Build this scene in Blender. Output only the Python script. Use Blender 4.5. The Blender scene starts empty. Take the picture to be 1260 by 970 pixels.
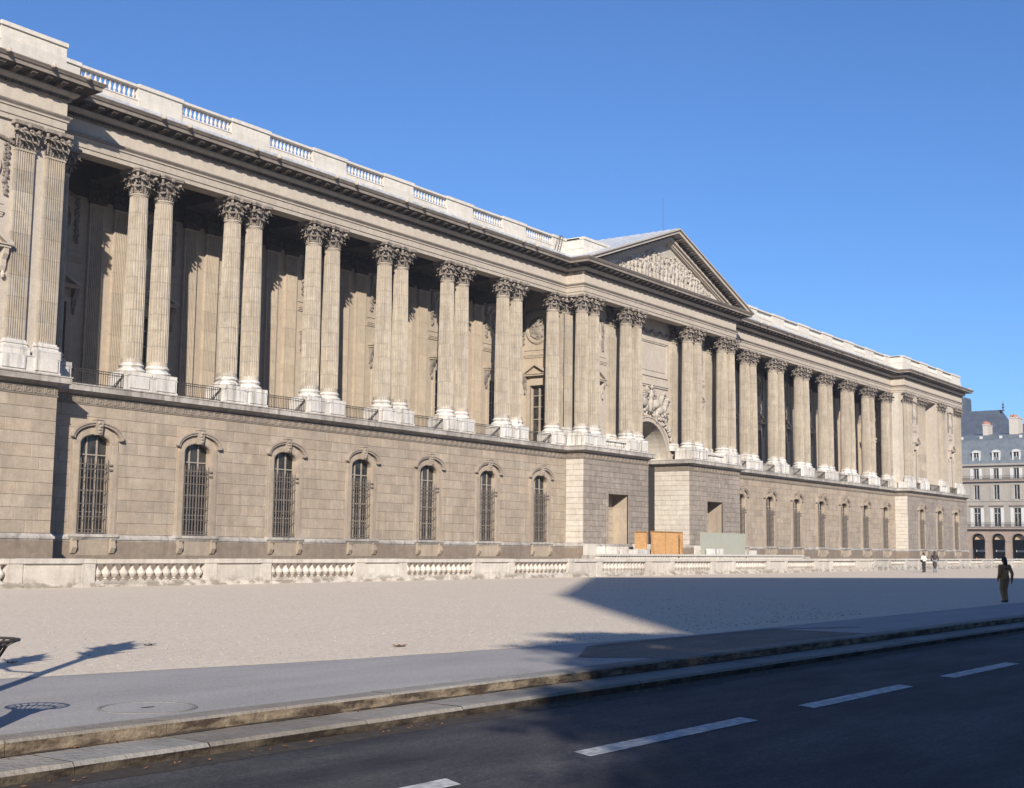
import bpy, bmesh, math, random
from mathutils import Vector, Matrix, noise
R = math.radians
random.seed(7)
scene = bpy.context.scene
COL = scene.collection
PI = math.pi

# ---------------------------------------------------------------- camera, sky, sun, exposure
cam_d = bpy.data.cameras.new('camera'); cam = bpy.data.objects.new('camera', cam_d); COL.objects.link(cam)
scene.camera = cam
CP = Vector((-25.8645, -56.4731, 1.65)); YAW, PIT, ROL, F = 0.9487, 0.1175, 0.012, 1600.5
fwd = Vector((math.sin(YAW)*math.cos(PIT), math.cos(YAW)*math.cos(PIT), math.sin(PIT)))
rt = Vector((math.cos(YAW), -math.sin(YAW), 0)); up = rt.cross(fwd)
r2 = rt*math.cos(ROL)+up*math.sin(ROL); u2 = up*math.cos(ROL)-rt*math.sin(ROL)
cam.matrix_world = Matrix(((r2.x, u2.x, -fwd.x, CP.x), (r2.y, u2.y, -fwd.y, CP.y), (r2.z, u2.z, -fwd.z, CP.z), (0, 0, 0, 1)))
cam_d.sensor_width = 36; cam_d.lens = 36*F/1260; cam_d.clip_start = 0.1; cam_d.clip_end = 8000
SUN = Vector((-1.18, -1.0, 0.655)).normalized()
EL = math.asin(SUN.z)
world = bpy.data.worlds.new('World'); scene.world = world; world.use_nodes = True
wn = world.node_tree; bg = wn.nodes['Background']
sky = wn.nodes.new('ShaderNodeTexSky'); sky.sky_type = 'NISHITA'; sky.sun_disc = False
sky.sun_elevation = EL; sky.sun_rotation = math.atan2(SUN.x, SUN.y)
sky.altitude = 100; sky.air_density = 1.0; sky.dust_density = 0.15; sky.ozone_density = 5.0
tint = wn.nodes.new('ShaderNodeMix'); tint.data_type = 'RGBA'; tint.blend_type = 'MULTIPLY'; tint.inputs[0].default_value = 1.0
wn.links.new(sky.outputs[0], tint.inputs[6]); tint.inputs[7].default_value = (.62, .80, 1.03, 1)
wn.links.new(tint.outputs[2], bg.inputs[0]); bg.inputs[1].default_value = 0.09
sd = bpy.data.lights.new('sun', 'SUN'); sd.energy = 5.0; sd.angle = R(0.53); sd.color = (1, 0.915, 0.80)
so = bpy.data.objects.new('sun', sd); COL.objects.link(so)
so.rotation_euler = SUN.to_track_quat('Z', 'Y').to_euler(); so.location = (-60, -60, 60)
scene.view_settings.view_transform = 'Standard'; scene.view_settings.look = 'None'
scene.view_settings.exposure = 0.62; scene.view_settings.gamma = 1
scene.render.engine = 'CYCLES'; scene.render.resolution_x = 1024; scene.render.resolution_y = 788

# ---------------------------------------------------------------- materials
def newmat(name):
    m = bpy.data.materials.new(name); m.use_nodes = True
    nt = m.node_tree; b = nt.nodes['Principled BSDF']
    return m, nt, b
def ramp(nt, a, b, fac, pa=0.0, pb=1.0):
    r = nt.nodes.new('ShaderNodeValToRGB'); e = r.color_ramp.elements
    e[0].position = pa; e[0].color = (*a, 1) if len(a) == 3 else a
    e[1].position = pb; e[1].color = (*b, 1) if len(b) == 3 else b
    nt.links.new(fac, r.inputs[0]); return r
def mixc(nt, fac, a, b, mode='MIX'):
    m = nt.nodes.new('ShaderNodeMix'); m.data_type = 'RGBA'; m.blend_type = mode
    if isinstance(fac, float): m.inputs[0].default_value = fac
    else: nt.links.new(fac, m.inputs[0])
    for s, v in ((m.inputs[6], a), (m.inputs[7], b)):
        if isinstance(v, tuple): s.default_value = (*v, 1)
        else: nt.links.new(v, s)
    return m.outputs[2]
def pos(nt, scale=(1, 1, 1)):
    g = nt.nodes.new('ShaderNodeNewGeometry'); v = nt.nodes.new('ShaderNodeVectorMath'); v.operation = 'MULTIPLY'
    nt.links.new(g.outputs['Position'], v.inputs[0]); v.inputs[1].default_value = scale
    return v.outputs[0], g
def nz(nt, vec, scale, detail=4, rough=0.55):
    n = nt.nodes.new('ShaderNodeTexNoise'); n.inputs['Scale'].default_value = scale
    n.inputs['Detail'].default_value = detail; n.inputs['Roughness'].default_value = rough
    nt.links.new(vec, n.inputs['Vector']); return n.outputs[0]
def bump(nt, b, h, strength, dist=0.02):
    n = nt.nodes.new('ShaderNodeBump'); n.inputs['Strength'].default_value = strength
    n.inputs['Distance'].default_value = dist
    nt.links.new(h, n.inputs['Height']); nt.links.new(n.outputs[0], b.inputs['Normal'])
def stone(name, col, var=0.25, soot_shade=0.35, sootcol=None, streak=0.0, streakcol=(0.08, 0.07, 0.06), rnd=0.25, rough=0.9, warm=(1.12, 1.0, 0.85), patch=0.0, patchcol=(0.6, 0.57, 0.52), courses=0.0, bmp=0.4):
    m, nt, b = newmat(name); L = nt.links
    p, g = pos(nt)
    if sootcol is None: sootcol = tuple(c*0.45 for c in col)
    n1 = nz(nt, p, 0.35, 6, 0.62); n2 = nz(nt, p, 2.4, 6, 0.65); n3 = nz(nt, p, 14, 4, 0.6)
    lo = tuple(c*(1-var) for c in col); hi = tuple(min(1, c*(1+var)) for c in col)
    c = ramp(nt, lo, hi, n2, .3, .7).outputs[0]
    s = ramp(nt, (0, 0, 0), (1, 1, 1), n1, .42, .68).outputs[0]
    ms = nt.nodes.new('ShaderNodeMath'); ms.operation = 'MULTIPLY'; L.new(s, ms.inputs[0]); ms.inputs[1].default_value = soot_shade
    c = mixc(nt, ms.outputs[0], c, sootcol)
    oi = nt.nodes.new('ShaderNodeObjectInfo')
    ad = nt.nodes.new('ShaderNodeMath'); ad.operation = 'ADD'; L.new(oi.outputs['Random'], ad.inputs[0]); L.new(g.outputs['Random Per Island'], ad.inputs[1])
    fr = nt.nodes.new('ShaderNodeMath'); fr.operation = 'FRACT'; L.new(ad.outputs[0], fr.inputs[0])
    rr = ramp(nt, (1-rnd,)*3, tuple(min(2, (1+rnd*.7)*w) for w in (1, 1, 1)), fr.outputs[0])
    c = mixc(nt, 1.0, c, rr.outputs[0], 'MULTIPLY')
    # second random drives hue
    m2 = nt.nodes.new('ShaderNodeMath'); m2.operation = 'MULTIPLY'; L.new(fr.outputs[0], m2.inputs[0]); m2.inputs[1].default_value = 7.31
    f2 = nt.nodes.new('ShaderNodeMath'); f2.operation = 'FRACT'; L.new(m2.outputs[0], f2.inputs[0])
    hr = ramp(nt, (1, 1, 1), warm, f2.outputs[0])
    c = mixc(nt, min(1.0, rnd*2.5), c, mixc(nt, 1.0, c, hr.outputs[0], 'MULTIPLY'))
    if streak > 0:
        ps, _ = pos(nt, (3.2, 3.2, 0.22)); n4 = nz(nt, ps, 1.0, 5, 0.6)
        st = ramp(nt, (0, 0, 0), (1, 1, 1), n4, .5, .66).outputs[0]
        mm = nt.nodes.new('ShaderNodeMath'); mm.operation = 'MULTIPLY'; L.new(st, mm.inputs[0]); mm.inputs[1].default_value = streak
        c = mixc(nt, mm.outputs[0], c, streakcol)
    if patch > 0:
        n5 = nz(nt, p, 1.1, 6, 0.7); st = ramp(nt, (0, 0, 0), (1, 1, 1), n5, .52, .62).outputs[0]
        mm = nt.nodes.new('ShaderNodeMath'); mm.operation = 'MULTIPLY'; L.new(st, mm.inputs[0]); mm.inputs[1].default_value = patch
        c = mixc(nt, mm.outputs[0], c, patchcol)
    h = n3
    if courses > 0:
        sx = nt.nodes.new('ShaderNodeSeparateXYZ'); L.new(g.outputs['Position'], sx.inputs[0])
        a = nt.nodes.new('ShaderNodeMath'); a.operation = 'ADD'; L.new(sx.outputs[0], a.inputs[0]); L.new(sx.outputs[1], a.inputs[1])
        cb = nt.nodes.new('ShaderNodeCombineXYZ'); L.new(a.outputs[0], cb.inputs[0]); L.new(sx.outputs[2], cb.inputs[1])
        br = nt.nodes.new('ShaderNodeTexBrick'); L.new(cb.outputs[0], br.inputs['Vector'])
        br.inputs['Scale'].default_value = 1; br.inputs['Mortar Size'].default_value = 0.012
        br.inputs['Brick Width'].default_value = 1.25; br.inputs['Row Height'].default_value = courses
        br.inputs['Color1'].default_value = (.84, .84, .84, 1); br.inputs['Color2'].default_value = (1.1, 1.08, 1.02, 1); br.inputs['Mortar'].default_value = (.5, .47, .44, 1)
        c = mixc(nt, 1.0, c, br.outputs['Color'], 'MULTIPLY')
    fine = ramp(nt, (.90, .90, .90), (1.07, 1.07, 1.07), n3, .3, .7).outputs[0]
    c = mixc(nt, 1.0, c, fine, 'MULTIPLY')
    L.new(c, b.inputs['Base Color']); b.inputs['Roughness'].default_value = rough
    b.inputs['Specular IOR Level'].default_value = 0.25
    bump(nt, b, h, bmp, 0.03)
    return m
def plain(name, col, rough=0.6, metal=0.0, var=0.15, scale=6, bmp=0.1, rnd=0.0):
    m, nt, b = newmat(name); p, g = pos(nt); n = nz(nt, p, scale, 5)
    c = ramp(nt, tuple(x*(1-var) for x in col), tuple(min(1, x*(1+var)) for x in col), n, .3, .7).outputs[0]
    if rnd:
        oi = nt.nodes.new('ShaderNodeObjectInfo')
        rr = ramp(nt, (1-rnd,)*3, (1+rnd,)*3, oi.outputs['Random']); c = mixc(nt, 1.0, c, rr.outputs[0], 'MULTIPLY')
    nt.links.new(c, b.inputs['Base Color']); b.inputs['Roughness'].default_value = rough; b.inputs['Metallic'].default_value = metal
    bump(nt, b, n, bmp, 0.02); return m
M = {}
M['wall'] = stone('ashlar_stone_mat', (.36, .30, .235), .13, .5, (.245, .20, .162), streak=.42, streakcol=(.20, .165, .135), rnd=.115, patch=.22, patchcol=(.45, .39, .32))
M['joint'] = stone('joint_mat', (.25, .205, .16), .1, .2)
M['sooty'] = stone('sooty_stone_mat', (.275, .24, .21), .22, .5, (.19, .165, .14), streak=.4, streakcol=(.16, .14, .12), rnd=.10, patch=.25, patchcol=(.34, .30, .26))
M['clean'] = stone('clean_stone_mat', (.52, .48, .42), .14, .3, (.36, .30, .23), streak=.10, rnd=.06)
M['gallery'] = stone('gallery_stone_mat', (.385, .325, .255), .12, .3, (.28, .23, .18), rnd=.08, streak=.15, streakcol=(.25, .2, .155))
M['vault_dark'] = stone('sooted_ceiling_mat', (.055, .048, .042), .3, .5, rnd=.1)  # soot and the gallery's deep shade both put into this near-black colour
M['column'] = stone('column_stone_mat', (.355, .315, .26), .15, .55, (.25, .215, .178), streak=.3, streakcol=(.2, .17, .14), rnd=.16, patch=.14, patchcol=(.52, .48, .41))
M['carved'] = stone('carved_stone_mat', (.235, .205, .178), .35, .5, (.075, .064, .055), rnd=.1)
M['carved_pale'] = stone('carved_wall_mat', (.33, .285, .235), .25, .5, (.16, .135, .11), rnd=.1)
M['entab'] = stone('entablature_stone_mat', (.40, .355, .30), .12, .3, (.27, .235, .195), streak=.2, streakcol=(.22, .19, .155), rnd=.05)
M['frieze'] = stone('frieze_stone_mat', (.44, .39, .33), .10, .2, (.34, .29, .24), streak=.28, streakcol=(.34, .29, .24), rnd=.05)
M['cornice'] = stone('cornice_stone_mat', (.25, .215, .185), .2, .5, (.12, .10, .085), streak=.25, rnd=.08)
M['soot'] = stone('black_crust_mat', (.075, .065, .058), .3, .5, (.035, .03, .027), rnd=.1)  # black crust, with the shade under the cornice put into the colour
M['modil'] = stone('modillion_mat', (.085, .075, .067), .3, .5, (.06, .052, .046), rnd=.4)  # shade of the modillion zone put into the colour; dentils share it
M['band'] = stone('band_stone_mat', (.30, .255, .21), .2, .3, (.17, .14, .115), rnd=.05)
M['sband'] = stone('frieze_ground_mat', (.20, .168, .137), .2, .3, (.10, .085, .07), rnd=.05)
M['meander'] = stone('meander_mat', (.27, .228, .19), .2, .3, (.18, .15, .12), rnd=.05)
M['ledge'] = stone('ledge_stone_mat', (.42, .39, .355), .25, .6, (.15, .13, .115), streak=.7, streakcol=(.16, .145, .13), rnd=.05)
M['white'] = stone('weathered_white_stone_mat', (.60, .585, .56), .10, .5, (.36, .33, .295), streak=.9, streakcol=(.27, .245, .215), rnd=.10)
M['pale'] = stone('pale_parapet_stone_mat', (.56, .53, .48), .10, .3, (.43, .39, .335), streak=.25, streakcol=(.34, .31, .265), rnd=.07)
M['balus'] = stone('balustrade_stone_mat', (.52, .485, .44), .13, .45, (.37, .33, .28), streak=.4, streakcol=(.27, .24, .205), rnd=.08, patch=.2, patchcol=(.28, .25, .21))
def stained():
    m = M['balus']; nt = m.node_tree; b = nt.nodes['Principled BSDF']; src = b.inputs['Base Color'].links[0].from_socket
    p, g = pos(nt, (1.2, 1.2, 2.5)); n = ramp(nt, (0, 0, 0), (1, 1, 1), nz(nt, p, 1.4, 5, .6), .46, .56).outputs[0]
    g2 = nt.nodes.new('ShaderNodeNewGeometry'); sx = nt.nodes.new('ShaderNodeSeparateXYZ'); nt.links.new(g2.outputs['Position'], sx.inputs[0])
    f = ramp(nt, (.8, .8, .8), (0, 0, 0), sx.outputs[2], .12, .42).outputs[0]
    nt.links.new(mixc(nt, mixc(nt, 1.0, n, f, 'MULTIPLY'), src, (.20, .175, .14)), b.inputs['Base Color'])
stained()
M['relief'] = stone('relief_stone_mat', (.38, .345, .30), .25, .4, (.22, .195, .165), rnd=.05)
M['kerb'] = stone('kerb_stone_mat', (.27, .25, .215), .25, .6, (.13, .11, .09), rnd=.3, patch=.35, patchcol=(.10, .075, .055), bmp=.8)
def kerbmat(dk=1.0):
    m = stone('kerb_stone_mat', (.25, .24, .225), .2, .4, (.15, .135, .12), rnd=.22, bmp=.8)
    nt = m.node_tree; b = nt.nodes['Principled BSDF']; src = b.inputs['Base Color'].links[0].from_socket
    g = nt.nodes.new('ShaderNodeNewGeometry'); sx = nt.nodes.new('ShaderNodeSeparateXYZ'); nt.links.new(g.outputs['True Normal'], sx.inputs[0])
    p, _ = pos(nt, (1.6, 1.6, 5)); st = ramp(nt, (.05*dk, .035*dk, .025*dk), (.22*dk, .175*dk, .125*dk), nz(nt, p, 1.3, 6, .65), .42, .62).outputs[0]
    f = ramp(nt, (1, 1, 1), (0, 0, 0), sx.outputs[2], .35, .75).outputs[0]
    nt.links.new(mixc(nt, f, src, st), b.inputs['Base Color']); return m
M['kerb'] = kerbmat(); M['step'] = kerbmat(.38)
M['iron'] = plain('iron_mat', (.055, .048, .042), .6, .3)
M['rust'] = plain('grille_iron_mat', (.15, .125, .105), .7, .2)
M['frame'] = plain('window_frame_mat', (.30, .26, .215), .6)
M['lead'] = plain('lead_roof_mat', (.42, .44, .47), .45, .0, .25, 3)
M['wood'] = None
def wood(name, col):
    m, nt, b = newmat(name); p, g = pos(nt, (1, 1, 6)); n = nz(nt, p, 2.2, 6, .6)
    c = ramp(nt, tuple(x*.8 for x in col), tuple(min(1, x*1.12) for x in col), n, .35, .65).outputs[0]
    nt.links.new(c, b.inputs['Base Color']); b.inputs['Roughness'].default_value = .7; return m
M['wood'] = wood('plywood_mat', (.55, .31, .13)); M['batten'] = wood('batten_mat', (.34, .19, .08))
M['green'] = plain('pale_green_board_mat', (.34, .345, .285), .75, 0, .04, 1.5)
def glass(name):
    m, nt, b = newmat(name); p, g = pos(nt); n = nz(nt, p, 1.3, 4)
    c = ramp(nt, (.012, .011, .010), (.075, .064, .054), n, .4, .8).outputs[0]
    nt.links.new(c, b.inputs['Base Color']); b.inputs['Roughness'].default_value = .22
    b.inputs['Specular IOR Level'].default_value = .5; bump(nt, b, n, .2, .05); return m
M['glass'] = glass('dark_glass_mat')
M['dark'] = plain('dark_interior_mat', (.022, .02, .019), .95)
M['door'] = plain('dark_door_mat', (.06, .05, .042), .7)
# gravel
m, nt, b = newmat('gravel_mat'); p, g = pos(nt)
v = nt.nodes.new('ShaderNodeTexVoronoi'); v.inputs['Scale'].default_value = 42; nt.links.new(p, v.inputs['Vector'])
hs = nt.nodes.new('ShaderNodeSeparateColor'); nt.links.new(v.outputs['Color'], hs.inputs[0])
c = ramp(nt, (.40, .33, .25), (.82, .72, .59), hs.outputs[0]).outputs[0]
c = mixc(nt, .55, c, ramp(nt, (.52, .44, .345), (.66, .575, .465), nz(nt, p, .6, 6, .7), .3, .7).outputs[0])
c = mixc(nt, .45, c, ramp(nt, (.34, .28, .21), (.78, .68, .56), nz(nt, p, 9, 5, .75), .35, .65).outputs[0])
nt.links.new(c, b.inputs['Base Color']); b.inputs['Roughness'].default_value = .95
bump(nt, b, nz(nt, p, 18, 4, .7), .5, .02); M['gravel'] = m
# pavement, road
def asphalt(name, lo, hi, patch, sc=30, sp=1.0):
    m, nt, b = newmat(name); p, g = pos(nt)
    n1 = nz(nt, p, sc, 5, .7); ps, _ = pos(nt, (.35, 1.2, 1)); n2 = nz(nt, ps, 1.0, 6, .6)
    c = ramp(nt, lo, hi, n1, .3, .7).outputs[0]
    c = mixc(nt, .85, c, mixc(nt, 1.0, c, ramp(nt, patch[0], patch[1], n2, .3, .7).outputs[0], 'MULTIPLY'))
    v = nt.nodes.new('ShaderNodeTexVoronoi'); v.inputs['Scale'].default_value = 70; nt.links.new(p, v.inputs['Vector'])
    hs = nt.nodes.new('ShaderNodeSeparateColor'); nt.links.new(v.outputs['Color'], hs.inputs[0])
    c = mixc(nt, 1.0, c, ramp(nt, (1-.3*sp,)*3, (1+.45*sp, 1+.42*sp, 1+.35*sp), hs.outputs[0]).outputs[0], 'MULTIPLY')
    nt.links.new(c, b.inputs['Base Color']); b.inputs['Roughness'].default_value = .85; b.inputs['Specular IOR Level'].default_value = .35
    bump(nt, b, n1, .6, .02); return m
M['pave'] = asphalt('pavement_mat', (.27, .26, .255), (.36, .345, .335), ((.85, .85, .86), (1.1, 1.1, 1.1)), 20, .35)
M['patch'] = asphalt('old_patch_mat', (.10, .085, .075), (.19, .165, .145), ((.6, .6, .6), (1.3, 1.3, 1.3)), 12)
M['road'] = asphalt('road_mat', (.016, .018, .023), (.037, .038, .044), ((.35, .38, .48), (3.0, 2.7, 2.4)), 16, 1.3)
M['rim'] = asphalt('rim_mat', (.17, .16, .155), (.24, .23, .22), ((.8, .8, .8), (1.1, 1.1, 1.1)), 20, .3)
M['paint'] = plain('road_paint_mat', (.42, .42, .41), .85, 0, .5, 9)
M['dirt'] = plain('gutter_dirt_mat', (.030, .023, .018), .95, 0, .5, 10)
M['leaf'] = plain('dry_leaf_mat', (.20, .085, .03), .8, 0, .4, 20)
M['leafg'] = plain('foliage_mat', (.07, .09, .03), .7, 0, .4, 2)
M['bark'] = plain('bark_mat', (.12, .10, .08), .9, 0, .4, 5)
M['earth'] = plain('moat_earth_mat', (.20, .17, .13), .95, 0, .3, 1)
# Rivoli buildings
M['slate'] = plain('slate_mat', (.12, .14, .16), .6, 0, .2, 1.2)
M['slatedk'] = plain('dark_slate_mat', (.06, .075, .10), .6, 0, .25, 1)
M['rstone'] = stone('rivoli_stone_mat', (.30, .28, .25), .12, .5, (.20, .185, .165), rnd=.05)
M['rdark'] = stone('arcade_stone_mat', (.27, .215, .18), .1, .4, (.18, .15, .13), rnd=.05)
M['shut'] = plain('white_shutter_mat', (.47, .47, .46), .6, 0, .05)
M['brick'] = plain('chimney_pot_mat', (.34, .15, .10), .8)
M['chim'] = plain('chimney_mat', (.42, .385, .34), .85)
M['awn'] = plain('shop_light_mat', (.40, .28, .17), .6)
M['sign'] = plain('shop_sign_mat', (.45, .47, .47), .6)
M['red'] = plain('shop_red_mat', (.45, .13, .07), .6)
# people
M['skin'] = plain('skin_mat', (.45, .28, .2), .6, 0, .08); M['hair'] = plain('dark_hair_mat', (.018, .014, .012), .6)
M['brown'] = plain('brown_jacket_mat', (.38, .17, .055), .85, 0, .25, 9); M['trouser'] = plain('olive_trouser_mat', (.30, .155, .06), .85, 0, .25, 9)
M['black'] = plain('black_cloth_mat', (.02, .018, .02), .8); M['cream'] = plain('cream_shirt_mat', (.62, .57, .50), .8)
M['grey'] = plain('grey_cloth_mat', (.16, .17, .19), .8); M['dbrown'] = plain('dark_coat_mat', (.045, .03, .028), .8)

# ---------------------------------------------------------------- mesh helpers
class MB:
    def __init__(s): s.v = []; s.f = []
    def add(s, vs, fs):
        o = len(s.v); s.v += [tuple(x) for x in vs]; s.f += [tuple(i+o for i in f) for f in fs]; return s
    def box(s, x0, x1, y0, y1, z0, z1):
        return s.add([(x0, y0, z0), (x1, y0, z0), (x1, y1, z0), (x0, y1, z0), (x0, y0, z1), (x1, y0, z1), (x1, y1, z1), (x0, y1, z1)],
                     [(0, 3, 2, 1), (4, 5, 6, 7), (0, 1, 5, 4), (1, 2, 6, 5), (2, 3, 7, 6), (3, 0, 4, 7)])
    def taper(s, c, a, b_, z0, z1):     # rectangular frustum, a/b half sizes (x,y) bottom/top
        x, y = c
        q = lambda h, z: [(x-h[0], y-h[1], z), (x+h[0], y-h[1], z), (x+h[0], y+h[1], z), (x-h[0], y+h[1], z)]
        return s.add(q(a, z0)+q(b_, z1), [(0, 3, 2, 1), (4, 5, 6, 7), (0, 1, 5, 4), (1, 2, 6, 5), (2, 3, 7, 6), (3, 0, 4, 7)])
    def prism(s, poly, axis, a, b_):    # poly in the two other axes
        n = len(poly)
        def P(p, t):
            return (t, p[0], p[1]) if axis == 'x' else (p[0], t, p[1]) if axis == 'y' else (p[0], p[1], t)
        vs = [P(p, a) for p in poly]+[P(p, b_) for p in poly]
        fs = [tuple(range(n)), tuple(range(2*n-1, n-1, -1))]+[(i, i+n, (i+1) % n+n, (i+1) % n) for i in range(n)]
        return s.add(vs, fs)
    def lathe(s, prof, c=(0, 0), seg=12, cap=True, axis=None):
        vs = []; fs = []
        for r, z in prof:
            for k in range(seg):
                t = 2*PI*k/seg; vs.append((c[0]+r*math.cos(t), c[1]+r*math.sin(t), z))
        for i in range(len(prof)-1):
            for k in range(seg):
                a = i*seg+k; b_ = i*seg+(k+1) % seg; fs.append((a, b_, b_+seg, a+seg))
        if cap: fs.append(tuple(range(seg-1, -1, -1))); fs.append(tuple((len(prof)-1)*seg+k for k in range(seg)))
        return s.add(vs, fs)
    def tube(s, p, q, r0, r1=None, seg=6):
        p = Vector(p); q = Vector(q); d = (q-p)
        if d.length < 1e-6: return s
        d.normalize(); a = d.orthogonal().normalized(); b_ = d.cross(a); r1 = r0 if r1 is None else r1
        vs = []
        for c, r in ((p, r0), (q, r1)):
            for k in range(seg):
                t = 2*PI*k/seg; vs.append(c+a*r*math.cos(t)+b_*r*math.sin(t))
        fs = [(k, (k+1) % seg, (k+1) % seg+seg, k+seg) for k in range(seg)]+[tuple(range(seg-1, -1, -1)), tuple(range(seg, 2*seg))]
        return s.add(vs, fs)
    def path(s, pts, rs, seg=6):
        for i in range(len(pts)-1):
            a, b_ = (rs[i], rs[i+1]) if isinstance(rs, (list, tuple)) else (rs, rs)
            s.tube(pts[i], pts[i+1], a, b_, seg)
        return s
    def ell(s, c, r, seg=8, rings=5, rot=None):
        vs = []; fs = []; c = Vector(c)
        def P(v):
            v = Vector((v[0]*r[0], v[1]*r[1], v[2]*r[2]))
            if rot: v = rot @ v
            return c+v
        vs.append(P((0, 0, 1)))
        for i in range(1, rings):
            ph = PI*i/rings
            for k in range(seg):
                t = 2*PI*k/seg; vs.append(P((math.sin(ph)*math.cos(t), math.sin(ph)*math.sin(t), math.cos(ph))))
        vs.append(P((0, 0, -1))); n = len(vs)-1
        for k in range(seg): fs.append((0, 1+k, 1+(k+1) % seg))
        for i in range(rings-2):
            for k in range(seg):
                a = 1+i*seg+k; b_ = 1+i*seg+(k+1) % seg; fs.append((a, a+seg, b_+seg, b_))
        for k in range(seg): fs.append((1+(rings-2)*seg+k, n, 1+(rings-2)*seg+(k+1) % seg))
        return s.add(vs, fs)
    def grid(s, rows):
        n = len(rows[0]); vs = [p for r in rows for p in r]; fs = []
        for i in range(len(rows)-1):
            for k in range(n-1):
                a = i*n+k; fs.append((a, a+1, a+n+1, a+n))
        return s.add(vs, fs)
    def sweep(s, prof, path, cap=True):      # prof: (out, z) list; path: XY list, outward = right-hand side
        n = len(path); m = len(prof); dirs = []
        for i in range(n-1):
            d = Vector((path[i+1][0]-path[i][0], path[i+1][1]-path[i][1])).normalized(); dirs.append(Vector((d.y, -d.x)))
        vs = []; fs = []
        for i in range(n):
            if i == 0: mt = dirs[0]
            elif i == n-1: mt = dirs[-1]
            else: mt = (dirs[i-1]+dirs[i])/(1+dirs[i-1].dot(dirs[i]))
            for o, z in prof: vs.append((path[i][0]+mt.x*o, path[i][1]+mt.y*o, z))
        for i in range(n-1):
            for k in range(m-1):
                a = i*m+k; fs.append((a, a+m, a+m+1, a+1))
        if cap: fs.append(tuple(range(m))); fs.append(tuple((n-1)*m+k for k in range(m-1, -1, -1)))
        return s.add(vs, fs)
    def xform(s, mat):
        s.v = [tuple(mat @ Vector(p)) for p in s.v]; return s
    def mesh(s, name):
        me = bpy.data.meshes.new(name); me.from_pydata(s.v, [], s.f); me.update()
        bm = bmesh.new(); bm.from_mesh(me); bmesh.ops.recalc_face_normals(bm, faces=bm.faces); bm.to_mesh(me); bm.free()
        return me
    def build(s, name, mat, parent=None, smooth=False, **props):
        me = s.mesh(name); me.materials.append(mat)
        if smooth: me.polygons.foreach_set('use_smooth', [True]*len(me.polygons)); me.update()
        return link(name, me, parent, **props)
def link(name, me, parent=None, loc=None, rz=0, **props):
    o = bpy.data.objects.new(name, me); COL.objects.link(o)
    if parent is not None: o.parent = parent
    if loc is not None: o.location = loc
    if rz: o.rotation_euler = (0, 0, rz)
    for k, v in props.items(): o[k] = v
    return o
def thing(name, label, cat, loc=(0, 0, 0), rz=0, group=None):
    o = link(name, None, None, loc, rz, label=label, category=cat)
    if group: o['group'] = group
    return o
def struct(o): o['kind'] = 'structure'; return o
def smooth_angle(me, deg=35):
    me.polygons.foreach_set('use_smooth', [True]*len(me.polygons))
    try: me.set_sharp_from_angle(angle=R(deg))
    except Exception: pass

# ---------------------------------------------------------------- palace: shared profile path
CX = 73.07; PY = -1.65
XL, XC0, XC1 = 11.38, 59.96, 86.18
XR = 146.14-XL; XE = 157.75
FULL = [(-14, PY), (XL, PY), (XL, 0), (XC0, 0), (XC0, PY), (XC1, PY), (XC1, 0), (XR, 0), (XR, PY), (XE, PY), (XE, 24)]
AX0, AX1 = 69.42, 76.72      # arch jambs at ground level
LEFT = [(-14, PY), (XL, PY), (XL, 0), (XC0, 0), (XC0, PY), (AX0-.66, PY), (AX0-.66, 4)]
RIGHT = [(AX1+.66, 4), (AX1+.66, PY), (XC1, PY), (XC1, 0), (XR, 0), (XR, PY), (XE, PY), (XE, 24)]
palace = thing('palace', 'long stone palace front with paired fluted columns, central pediment and arched ground-floor windows', 'palace', (0, 0, 0))
pairs = [(18.08+6.7*i, 18.08+6.7*i+1.69) for i in range(6)]
pairsR = [(146.14-b_, 146.14-a) for a, b_ in reversed(pairs)]
singles = [13.07, 58.28, 146.14-58.28, 146.14-13.07]
cpairs = [(59.96, 61.65), (66.78, 68.47), (77.67, 79.36), (84.49, 86.18)]
bays = [15.575+6.7*i for i in range(7)]; baysR = [146.14-x for x in reversed(bays)]

# ---- ground-floor wall core, windows and ashlar
ZS, ZA, ZK = 2.07, 6.62, 7.12     # sill, spring, crown of window openings
HW = .93
WL = -.66
def arc_pts(xc, hw, zs, zk, n=10):
    return [(xc-hw*math.cos(PI*k/n), zs+(zk-zs)*math.sin(PI*k/n)) for k in range(n+1)]
def wall_core(mb, x0, x1, y, ztop, ops, zb=-6):
    xs = x0
    for xc in ops:
        mb.box(xs, xc-HW, y, y+.7, zb, ztop)
        mb.box(xc-HW, xc+HW, y, y+.7, zb, ZS)
        pts = arc_pts(xc, HW, ZA, ZK)
        for a, b_ in zip(pts, pts[1:]): mb.prism([a, b_, (b_[0], ztop), (a[0], ztop)], 'y', y, y+.7)
        xs = xc+HW
    mb.box(xs, x1, y, y+.7, zb, ztop)
opsR2 = [139.2, 146.3, 153.4]; opsL2 = [146.14-x for x in opsR2]
core = MB()
wall_core(core, XL+.66, XC0-.66, WL+.02, 8.6, bays)
core.build('wall', M['joint'], palace)
core = MB(); wall_core(core, XC1+.66, XR-.66, WL+.02, 8.6, baysR); core.build('wall', M['joint'], palace)
core = MB(); wall_core(core, -14, XL+.64, PY-.64, 8.6, opsL2); core.box(XL-.1, XL+.64, PY-.64, WL+.6, -6, 8.6)
lw = core.build('wall', M['joint'], palace)
core = MB(); wall_core(core, XR-.64, XE+.64, PY-.64, 8.6, opsR2); core.box(XE-.1, XE+.64, PY, 24, -6, 8.6); core.box(XR-.64, XR+.1, PY, WL+.6, -6, 8.6)
core.build('wall', M['joint'], palace)
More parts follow.
